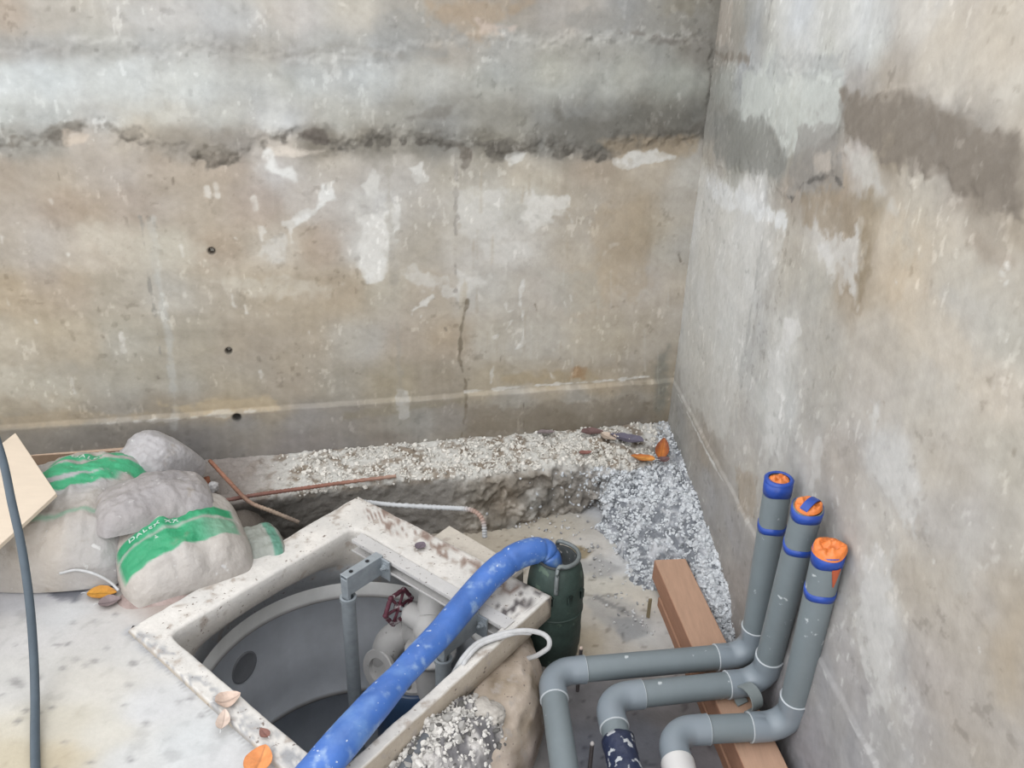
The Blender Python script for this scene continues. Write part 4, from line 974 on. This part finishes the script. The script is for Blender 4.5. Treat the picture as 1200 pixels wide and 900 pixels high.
# what the two short leads run into
N_, d0_ = rB[3], -rB[4]; mb = MB()
pt = np.array([N_+d0_*t for t in np.linspace(-.03, .75, 70)]); mb.tube(pt, .044+.004*fbm(pt, 30, 3, 820), 28)
V = mb.v[0]; mb.v[0] = V+fbm(V, 40, 3, 822)[:, None]*.006*nrm([0, 0, 1])
tag(emit('wrapped_joint', mb, m_wrap, rB[0]), 'dark wrap smeared with white cement')
N_, d0_ = rC[3], -rC[4]; mb = MB()
mb.lathe(N_-d0_*.012, d0_, [(RP, 0), (RP*1.16, 0), (RP*1.18, .003), (RP*1.18, .70), (RP, .70)], 32); tag(emit('coupling', mb, m_cpl, rC[0], smooth='auto'), 'white pipe coupling')

# ------------------------------------------------------------------ beam and board under the pipes
m_wood = mat('sawn_timber', attr=True, rough=.75, var=.12, vscale=10, bump=.25, bscale=40, bdist=.002, spec=.25, stretch=(8, 1, 8), spots=[((168, 130, 106), 9, .68)])
def plank(name, A, B, w, z0, z1, cTopLit, cSideShaded, **k):
    """sawn timber from A to B, w wide, between two levels"""
    d = nrm((B-A)*np.array([1, 1, 0])); s = np.cross(d, zh); L = np.linalg.norm((B-A)[:2]); mb = MB()
    c = (A+B)/2; c = np.array([c[0], c[1], (z0+z1)/2]); mb.frame_box(c, d*L/2, s*w/2, zh*(z1-z0)/2, bev=.003)
    V = mb.v[0]; mb.c[0] = np.where((V[:, 2] > z1-.001)[:, None], alb(cTopLit), alb(cSideShaded))  # skylight painted in: top coloured lighter, shaded sides darker
    return mb
A_, B_ = (P(767,657,-.18)+P(803,653,-.18))/2, (P(860,873,-.18)+P(911,871,-.18))/2
dW = nrm(B_-A_); B2 = B_+dW*.85
tag(emit('wooden_beam', plank('b', A_, B2, .116, -.262, -.180, (196, 160, 136), (178, 134, 110)), m_wood, smooth=False), 'squared brown timber beam lying under the three grey pipes', 'beam')
sd = np.cross(dW, zh); sd = sd if sd[0] < 0 else -sd
tag(emit('wooden_board', plank('b', A_+dW*.10+sd*.003, B2+sd*.003, .118, FZ-.01, -.2625, (182, 142, 118), (172, 130, 106)), m_wood, smooth=False), 'thinner brown board lying beneath the squared timber beam', 'board')

# pipe clip standing on the beam
m_clip = mat('grey_clip_plastic', (142, 150, 150), rough=.4, var=.08, bump=.05, spots=[((206, 210, 210), 40, .70)])
Q = P(874, 829, -.178); ax = nrm(np.array([.86, .50, 0])); s_ = np.cross(zh, ax); mb = MB(); R1 = .039; ring = []
for a in np.linspace(-1.25, PI+1.25, 40):
    n_ = s_*math.cos(a)+zh*math.sin(a); c = Q+zh*(R1-.002)
    ring.append([c+n_*(R1)-ax*.019, c+n_*(R1)+ax*.019, c+n_*(R1-.004)+ax*.019, c+n_*(R1-.004)-ax*.019, c+n_*R1-ax*.019])
mb.grid(np.array(ring)); nn = len(ring)*5
mb.f += [(0, 1, 2, 3), (nn-5, nn-4, nn-3, nn-2)]
tag(emit('pipe_clip', mb, m_clip, smooth='auto'), 'open grey plastic pipe clip standing on the timber between pipes', 'clip')

# threaded rods and a stake in the floor
m_rod = mat('rod_dark_steel', (96, 90, 90), rough=.6, metal=.4, var=.2, vscale=60)
def rod(u, v, ztop, label, tip):
    b = P(u, v, ztop); zs = np.arange(FZ-.03, ztop, .0016); mb = MB()
    root = thing('threaded_rod', (b[0], b[1], FZ), label, 'rod', 'threaded rods in the pit floor')
    mb.tube([(b[0], b[1], z) for z in zs], .0052+.0009*np.sin(zs*2*PI/.0064), 10); emit('rod', mb, m_rod, root)
    mb = MB(); mb.lathe((b[0], b[1], ztop-.002), zh, [(.0005, 0), (.0056, 0), (.0062, .004), (.004, .009), (.0005, .010)], 10, caps=False); tag(emit('cement_tip', mb, mat('cement_tip', tip, rough=.9), root), 'pale cement blob on the tip')
rod(681, 760, -.13, 'threaded rod standing behind the bend of the corner pipe', (206, 186, 172))
rod(694, 872, -.17, 'threaded rod standing between the two left pipe bends', (196, 190, 188))
mb = MB(); q = P(762, 703, -.22); mb.frame_box((q[0], q[1], FZ+.03), np.array([.006, .001, 0]), np.array([-.0005, .0025, 0]), zh*.055, bev=.0008)
tag(emit('metal_stake', mb, mat('stake_steel', (150, 138, 110), rough=.6, metal=.2, var=.2), smooth=False), 'small flat metal stake beside the far end of the beam', 'stake')

# ------------------------------------------------------------------ rusty bars on the ledge
m_rust = mat('rusty_bar', attr=True, rough=.9, var=.25, vscale=50, bump=.4, bscale=150)
def bar(pts, cols, label, r=.0075):
    pt = catmull(pts, 26); L = np.cumsum(np.r_[0, np.linalg.norm(np.diff(pt, axis=0), axis=1)]); rr = r+.0009*np.sign(np.sin(L*2*PI/.011))
    t = L/L[-1]; c = np.stack([np.interp(t, np.linspace(0, 1, len(cols)), [q[k] for q in cols]) for k in range(3)], 1)
    mb = MB(); mb.tube(pt, rr, 10, alb(c)); tag(emit('rebar', mb, m_rust), label, 'rebar', 'rusty bars on the ledge')
bar([P(246,540,.02), P(270,566,.0), P(292,588,-.005), P(318,599,-.03), P(350,612,-.09)], [(170,120,98),(176,128,106),(150,112,94),(176,156,138),(150,136,124)], 'short bent rusty bar sloping down into the gap')
bar([P(256,588,-.03), P(300,580,-.025), P(350,573,-.03), P(400,566,-.035), P(464,558,-.04)], [(140,104,96),(134,96,86),(150,104,90),(160,120,104),(176,146,130)], 'long straight rusty bar lying along the front of the ledge')

# ------------------------------------------------------------------ sacks
m_sack = mat('woven_plastic_sack', attr=True, rough=.5, var=.10, vscale=22, bump=.6, bscale=30, bdist=.012, spec=.45, vdetail=8, spots=[((150, 140, 126), 12, .60, .2), ((206, 204, 202), 30, .66, .08)])
SACKS = {}
def sack(name, c, yaw, L, W, T, tilt, colf, label, seed, pinch=.18, parent_cat='sack', bend=0, roll=0):
    na, nb = 84, 68
    a, b = np.meshgrid(np.linspace(-1, 1, na), np.linspace(-1, 1, nb), indexing='ij')
    p = np.stack([a*L*.5, b*W*.5, np.full_like(a, seed*2.3)], -1)
    body = np.clip((1-np.abs(a)**3.2)*(1-np.abs(b)**2.6), 0, 1)**.55
    xx = a*L/2*(1-.06*np.abs(b)**2); yy = b*W/2*(1-pinch*np.abs(a)**4)
    wr = fbm(p*np.array([1, 2.2, 1]), 7, 4, seed)*.020+fbm(p*np.array([2.2, .8, 1]), 15, 3, seed+5)*.009+(1-2*np.abs(fbm(p, 9, 3, seed+9)))*.006
    zt = T*body+wr*np.minimum(1, body*1.6); zb = -T*.18*body
    cy, sy = math.cos(yaw), math.sin(yaw); ct, s_t = math.cos(tilt), math.sin(tilt); cr, sr = math.cos(roll), math.sin(roll)
    def place(x, y, z):
        z = z+bend*(x*x)
        y, z = y*cr-z*sr, y*sr+z*cr
        x2, z2 = x*ct-z*s_t, x*s_t+z*ct
        return np.stack([c[0]+x2*cy-y*sy, c[1]+x2*sy+y*cy, c[2]+z2], -1)
    C = colf(a, b, p, seed)
    mb = MB(); GT = place(xx, yy, zt); mb.grid(GT, alb(np.clip(C, 10, 245))); mb.grid(place(xx, yy, zb), alb(np.clip(C*.9, 10, 245)), flip=True)
    o = emit(name, mb, m_sack, base=(c[0], c[1], c[2]-.02)); tag(o, label, parent_cat, 'building sacks on the slab')
    return o, (a, b, GT)
GREEN = np.array((66, 172, 124)); GREY = np.array((180, 175, 170))
def band_(x, lo, hi, w=.03): return sstep(lo-w, lo+w, x)*sstep(hi+w, hi-w, x)
def col_left(a, b, p, s):
    n = fbm(p, 6, 4, s+20); C = GREY+(n*16)[..., None]+(fbm(p, 4, 3, s+22)*20)[..., None]*np.array([1, .6, 0])
    y = a+.10*np.sin(b*2.2)+n*.03
    g = band_(y+.05*b, .14, .38, .015)*sstep(-.85, -.75, b)
    g = np.maximum(g, band_(y+.05*b, .46, .58, .015)*sstep(.6, .5, np.abs(b+.1)))
    g = np.maximum(g, band_(y+.24*b, -.12, .06, .015)*sstep(-.62, -.45, b))
    g = np.maximum(g, band_(y+.30*b, -.36, -.22, .02)*sstep(.10, .3, b))
    g = np.maximum(g, band_(y, -.56, -.52, .03)*.4)
    g2 = band_(y, .80, .84, .01)*.0
    return C*(1-g[..., None])+GREEN*g[..., None]
def col_right(a, b, p, s):
    n = fbm(p, 6, 4, s+20); C = np.array((184, 178, 172))+(n*18)[..., None]+(fbm(p, 3.5, 3, s+22)*16)[..., None]*np.array([1, .8, .5])
    y = a+n*.02
    g = band_(y+.10*b, -.55, .12, .015)*sstep(.97, .9, b)*sstep(-.86, -.78, b)
    pale = band_(y+.10*b, -.16, -.08, .03)*.75+sstep(-.1, -.7, b+n*.5)*.55*band_(y+.1*b, -.55, -.12)
    g = g*(1-np.clip(pale, 0, .85))
    GR = np.array((48, 156, 108))
    return C*(1-g[..., None])+GR*g[..., None]
def col_grey(a, b, p, s):
    n = fbm(p, 6, 4, s+20); return np.array((160, 155, 154))+(n*20)[..., None]+(fbm(p, 5, 3, s+25)*10)[..., None]*np.array([1, .7, .2])
def col_white(a, b, p, s):
    n = fbm(p, 7, 4, s+20); return np.array((186, 183, 184))+(n*16)[..., None]
def col_pale(a, b, p, s):
    n = fbm(p, 7, 4, s+20); C = np.array((166, 170, 162))+(n*16)[..., None]; g = band_(-b+n*.1, .40, .72, .05)*.7; return C*(1-g[..., None])+np.array((70, 140, 116))*g[..., None]
sl = sack('sack', (*(P(86,616,.05)+np.array([0, .045, 0]))[:2], .012), math.radians(97), .60, .46, .18, math.radians(4), col_left, 'plump sack with curved green stripes under the plywood', 31)
SRC = P(213,640,.03)
sr = sack('sack', (*SRC[:2], .010), math.radians(122), .40, .39, .14, math.radians(9), col_right, 'sack with white letters on a green panel beside the manhole', 47)
sg = sack('sack', (SRC[0]-.105, SRC[1]+.075, .122), math.radians(120), .26, .355, .080, math.radians(-2), col_grey, 'plain grey sack flopped over the sack with lettering', 59)
sw = sack('sack', (*P(187,546,.06)[:2], .02), math.radians(62), .25, .27, .20, math.radians(30), col_white, 'crumpled whitish sack bunched against the wall', 71, roll=.3)
sp = sack('sack', (*P(300,634,.0)[:2], -.05), math.radians(120), .26, .18, .07, math.radians(0), col_pale, 'pale greenish sack corner poking out behind the manhole rim', 83)
def sack_text(s, txt, a0, b0, size, adv, flip=1, da=0):
    """print lettering that follows the sack surface"""
    o, (a, b, G) = s; na, nb = a.shape
    cu = bpy.data.curves.new('lettering', 'FONT'); cu.body = txt; cu.size = 1; cu.space_character = 1.2
    t = bpy.data.objects.new('lettering_tmp', cu); COL.objects.link(t)
    bpy.context.view_layer.update()
    me = t.to_mesh(); import bmesh
    bm = bmesh.new(); bm.from_mesh(me); bmesh.ops.triangulate(bm, faces=bm.faces[:]); bmesh.ops.subdivide_edges(bm, edges=bm.edges[:], cuts=2, use_grid_fill=False); bmesh.ops.triangulate(bm, faces=bm.faces[:])
    V = np.array([v.co[:] for v in bm.verts]); F = [[v.index for v in f.verts] for f in bm.faces]; bm.free(); t.to_mesh_clear()
    bpy.data.objects.remove(t); bpy.data.curves.remove(cu)
    aa = a0+V[:, 1]*size*flip+V[:, 0]*da; bb = b0+V[:, 0]*adv*flip
    fi = np.clip((aa+1)/2*(na-1), 0, na-2); fj = np.clip((bb+1)/2*(nb-1), 0, nb-2); i = fi.astype(int); j = fj.astype(int); u = (fi-i)[:, None]; v = (fj-j)[:, None]
    S = lambda ii, jj: G[ii, jj]
    Q = S(i, j)*(1-u)*(1-v)+S(i+1, j)*u*(1-v)+S(i, j+1)*(1-u)*v+S(i+1, j+1)*u*v
    nn = np.cross(S(i+1, j)-S(i, j), S(i, j+1)-S(i, j)); nn /= np.linalg.norm(nn, axis=1)[:, None]+1e-9; nn *= np.sign(nn[:, 2:3])
    mb = MB(); mb.add(Q+nn*.0022, F); k = len(Q); mb.add(Q+nn*.0004, [f[::-1] for f in F])
    emit('lettering', mb, mat('white_ink', (214, 232, 222), rough=.5, var=.05, bump=0), o, smooth=False)
sack_text(sr, 'DALEX XX', -.050, .74, .11, -.135, da=.0)
sack_text(sl, 'DALEX', .485, .22, .075, -.13)
mb = MB(); mb.tube(catmull([P(70,672,.05), P(90,668,.06), P(112,673,.05), P(130,683,.02), P(139,692,.0)], 10), .004, 8)
emit('sack_hem', mb, m_cord, sl[0])

# loose sand spilled between the sacks and the rim
mb = MB(); qc = P(192, 694, SZ); r_, a_ = np.meshgrid(np.linspace(0, 1, 26), np.linspace(0, 2*PI, 70), indexing='ij')
X = qc[0]+r_*(.13*np.cos(a_)); Y = qc[1]+r_*(.075*np.sin(a_)); X, Y = X+.10*(Y-qc[1]), Y+.25*(X-qc[0])
p3 = np.stack([X, Y, X*0], -1); Z = SZ-.004+(1-r_**2)*.030+fbm(p3, 30, 4, 900)*.012*(1-r_)
mb.grid(np.stack([X, Y, Z], -1), alb(np.clip(np.array((178, 160, 154))+(fbm(p3, 50, 4, 905)*36)[..., None], 0, 240)))
tag(emit('loose_sand', mb, m_ledge), 'pinkish loose sand spilled on the slab in front of the sacks', 'sand', kind='stuff')

# ------------------------------------------------------------------ plywood offcut, plank, hanging cable, stone
m_ply = mat('plywood_face', (222, 206, 186), rough=.7, var=.05, vscale=8, bump=.08, bscale=60, stretch=(1, 5, 1), spots=[((190, 170, 148), 30, .74)])
A, B = P(18, 507, .27), P(66, 578, .235); Cc = P(-6, 644, .20); D = A+(Cc-B)
nn = nrm(np.cross(B-A, Cc-A)); nn = nn if nn[2] > 0 else -nn
A2 = A+nrm(A-B)*0; mb = MB(); th = .013
q = [A, B, B+(Cc-B)*2.2, A+(Cc-B)*2.2]
V = q+[p-nn*th for p in q]
mb.add(V, [(0, 1, 2, 3), (7, 6, 5, 4), (0, 4, 5, 1), (1, 5, 6, 2), (2, 6, 7, 3), (3, 7, 4, 0)])
po = emit('plywood_board', mb, m_ply, smooth=False); bv = po.modifiers.new('bevel', 'BEVEL'); bv.width = .0015; bv.segments = 2
tag(po, 'beige plywood offcut leaning on the striped sack at the left edge', 'board')
A, B = P(-30, 535, .03), P(180, 523, .03); mb = plank('p', A, B, .05, -.03, .035, (206, 180, 158), (140, 118, 98))
tag(emit('wooden_plank', mb, m_wood, smooth=False), 'narrow wooden plank lying along the back wall behind the sacks', 'plank')
m_cable = mat('cable_rubber', (78, 90, 100), rough=.6, var=.12, vscale=30, bump=.15)
mb = MB(); mb.tube(catmull([P(-230,180,1.15), P(-90,340,.80), P(-30,450,.60), P(0,528,.46), P(14,590,.38), (P(25,640,.30)), P(34,700,.20), P(39,760,.09), P(41,812,.02), P(41,870,-.002), P(42,940,-.002), P(40,1010,-.002), P(20,1150,-.002)], 14), .0105, 14)
tag(emit('cable', mb, m_cable), 'dark grey cable hanging down in front of the plywood and sacks', 'cable')

def rock(name, c, s, col, label, cat, group=None, seed=0, flat=.8):
    import bmesh
    bm = bmesh.new(); bmesh.ops.create_icosphere(bm, subdivisions=4, radius=1)
    V = np.array([v.co[:] for v in bm.verts]); F = [[v.index for v in f.verts] for f in bm.faces]; bm.free()
    V = V*(1+fbm(V+seed*9.1, 1.1, 3, seed)*.45+fbm(V+seed*3.3, 4, 3, seed+3)*.14)[:, None]
    n = fbm(V, 5, 3, seed+8)
    mb = MB(); mb.add(np.array(c)+V*np.array(s), F, alb(np.clip(np.array(col)+(n*28)[:, None], 10, 240)))
    return tag(emit(name, mb, m_ledge), label, cat, group)
rock('stone', P(250,571,-.02), (.022, .020, .024), (204, 202, 202), 'white-crusted stone beside the short bent rusty bar', 'stone', seed=3)
rock('stone', P(241,564,-.02), (.020, .018, .014), (150, 100, 78), 'reddish brown stone between the sacks and white stone', 'stone', seed=5)

# ------------------------------------------------------------------ rubble heap under the narrow rail
HC = P(520, 880, -.14)
def heap():
    mb = MB(); r_, a_ = np.meshgrid(np.linspace(0, 1, 60), np.linspace(0, 2*PI, 160), indexing='ij')
    e0, e1 = P(430,900,-.10), P(560,815,-.10); dx = nrm(e1-e0); dy = np.array([-dx[1], dx[0], 0])
    dy = dy if dy[1] < 0 else -dy; c = (e0+e1)/2+dy*.050-dx*.0
    X = c[0]+r_*(np.cos(a_)*.31*dx[0]+np.sin(a_)*.17*dy[0]); Y = c[1]+r_*(np.cos(a_)*.31*dx[1]+np.sin(a_)*.17*dy[1])
    p3 = np.stack([X, Y, X*0], -1); zz = -.055-r_**2*.05-r_**4*.24+fbm(p3, 20, 4, 950)*.022*(1.1-r_)+np.maximum(fbm(p3, 55, 3, 955), 0)*.014
    n = fbm(p3, 30, 4, 957); w = sstep(-.2, .25, n)[..., None]
    G = np.stack([X, Y, zz], -1); mb.grid(G, alb(np.clip(w*np.array((214, 210, 206))+(1-w)*np.array((118, 116, 118)), 0, 240)))
    pts = []; sz = []; cl = []
    for _ in range(1500):
        i, j = RNG.integers(0, 56), RNG.integers(0, 160); s = RNG.uniform(.003, .008) if RNG.random() < .93 else RNG.uniform(.010, .016)
        pts.append(G[i, j]+[0, 0, s*.3]); sz.append(s); g = RNG.choice([232, 222, 206, 170, 110], p=[.34, .26, .18, .12, .1]); cl.append(alb((g, g*.985, g*.96)))
    stones(mb, pts, sz, cl); return mb
tag(emit('rubble', heap(), m_stone, smooth=False), 'heap of broken grey and white rubble below the narrow manhole rail', 'rubble', kind='stuff')
rock('concrete_chunk', P(566,836,-.088), (.050, .044, .024), (196, 190, 182), 'pale broken concrete chunk on top of the rubble heap', 'stone', seed=11)
rock('concrete_chunk', P(592,858,-.15), (.028, .024, .014), (176, 156, 146), 'pinkish mortar lump stuck to the mortar shoulder', 'stone', seed=13)
mb = MB(); q0, q1 = P(500,862,-.06), P(468,908,-.075); d = nrm(q1-q0); s = nrm(np.cross(d, zh)); pr = []
for t in np.linspace(0, 1, 10): pr.append([q0+(q1-q0)*t+s*.016*math.cos(a)+zh*(.012*abs(math.sin(a))-.004) for a in np.linspace(0, PI, 9)])
mb.grid(np.array(pr)); mb.grid(np.array(pr)-zh*.004, flip=True)
tag(emit('plastic_offcut', mb, mat('grey_offcut', (104, 108, 114), rough=.6, var=.2, vscale=40, spots=[((190, 190, 190), 40, .66)])), 'grey ridged plastic offcut half buried in the rubble heap', 'offcut')

# ------------------------------------------------------------------ leaves
m_leaf = mat('dry_leaf', attr=True, rough=.6, var=.22, vscale=60, bump=.4, bscale=90, bdist=.003)
def leaf(c, ang, L, W, col, label, curl=.3, tilt=0.0, col2=None, group=None):
    n, k = 22, 13; t = np.linspace(0, 1, n); w = W/2*np.sin(PI*t**.8)**.75; V = []; C = []
    d = np.array([math.cos(ang), math.sin(ang), 0]); s = np.array([-math.sin(ang), math.cos(ang), 0])
    for i in range(n):
        for j in range(k):
            b = (j-(k-1)/2)/((k-1)/2)
            V.append(np.array(c)+d*L*(t[i]-.5)+s*b*w[i]+zh*(curl*L*((t[i]-.5)**2*1.2)+abs(b)*w[i]*.35+tilt*L*(t[i]-.5)+.003))
            f = sstep(.1, .9, abs(b)*.6+t[i]*.4); c_ = np.array(col)*(1-f)+np.array(col2 or col)*f; c_ = c_*(.82 if abs(b) < .1 else 1); C.append(alb(c_))
    G = np.array(V).reshape(n, k, 3); G[..., 2] += fbm(G, 40, 3, int(L*9999))*.004
    mb = MB(); C = np.array(C).reshape(n, k, 3); mb.grid(G, C); mb.grid(G-zh*.0008, C, flip=True)
    o = emit('leaf', mb, m_leaf, base=tuple(c)); tag(o, label, 'leaf', group or 'fallen leaves')
    mb = MB(); mb.tube([G[0, k//2], G[0, k//2]-d*L*.10+zh*.002, G[0, k//2]-d*L*.2], .0011, 6); emit('leaf_stalk', mb, m_leaf, o)
    return o
LZ = -.038
leaf(P(753,539,LZ-.01), 2.9, .10, .056, (226,160,80), 'yellow-orange oval leaf lying on the corner gravel', .3, col2=(190,110,60))
leaf(P(776,528,LZ), 1.3, .10, .056, (206,124,52), 'upright orange-brown leaf against the foot of the right wall', .2, .5, col2=(140,76,48))
leaf(P(778,540,LZ-.01), .6, .06, .04, (124,96,96), 'dull purplish leaf just below the upright orange leaf', .3)
leaf(P(734,516,LZ), 2.75, .15, .072, (110,106,122), 'long slate-purple leaf on the ledge near the corner', .25)
leaf(P(694,508,LZ), .2, .10, .06, (120,94,92), 'dark brown leaf at the wall foot left of slate-purple leaf', .2)
leaf(P(640,508,LZ), .1, .075, .036, (140,128,128), 'leftmost grey-brown leaf at the foot of the back wall', .2)
leaf(P(712,513,LZ), 2.3, .085, .06, (206,188,172), 'pale pinkish leaf between dark brown and slate-purple leaves', .2)
leaf(P(686,532,LZ-.005), .3, .055, .034, (150,104,96), 'small reddish leaf lying on white chips of the ledge', .3)
leaf(P(120,697,SZ+.002), .1, .085, .055, (222,160,60), 'mustard yellow leaf under the front of the striped sack', .2, col2=(200,140,60))
leaf(P(129,707,SZ+.002), .5, .06, .05, (140,124,124), 'grey-purple leaf touching the mustard yellow leaf', .3)
leaf(P(304,893,.004), 1.5, .085, .064, (238,158,98), 'bright orange leaf at the rim near the hose', .25, col2=(232,150,90))
leaf(P(268,823,.004), .5, .062, .055, (214,190,174), 'curled pale tan leaf on the edge of the rim', .9)
leaf(P(262,846,.002), 1.75, .062, .034, (216,196,182), 'narrow pale leaf hanging below the curled tan leaf', .5, group='fallen leaves')
leaf(P(493,641,.004), 1.2, .045, .036, (118,106,116), 'small dark purple leaf on the wide manhole rail', .4)
leaf(P(310,861,.004), 2.4, .036, .024, (140,98,88), 'small reddish brown leaf on the rim above the orange leaf', .4)

# ------------------------------------------------------------------ light: bright overcast sky
wd = bpy.data.worlds.new('overcast'); scn.world = wd; wd.use_nodes = True
nt = wd.node_tree; N = nt.nodes; L = nt.links; bg = N['Background']
tc = N.new('ShaderNodeTexCoord'); sx = N.new('ShaderNodeSeparateXYZ'); L.new(tc.outputs['Generated'], sx.inputs[0])
cr = N.new('ShaderNodeValToRGB'); L.new(sx.outputs['Z'], cr.inputs['Fac'])
cr.color_ramp.elements[0].position = .0; cr.color_ramp.elements[0].color = (.98, .99, 1.0, 1)
cr.color_ramp.elements[1].position = 1.0; cr.color_ramp.elements[1].color = (.87, .88, .905, 1)
L.new(cr.outputs[0], bg.inputs['Color']); bg.inputs['Strength'].default_value = 2.2
sd_ = bpy.data.lights.new('sun', 'SUN'); sd_.energy = .85; sd_.angle = math.radians(50); so = bpy.data.objects.new('sun', sd_); COL.objects.link(so)
so.rotation_euler = Vector((.45, .75, -.9)).to_track_quat('-Z', 'Y').to_euler(); so.location = (-1, -2, 5)

vs = scn.view_settings; vs.view_transform = 'Standard'; vs.look = 'None'; vs.gamma = 1.0; vs.use_curve_mapping = False; vs.exposure = 0.0
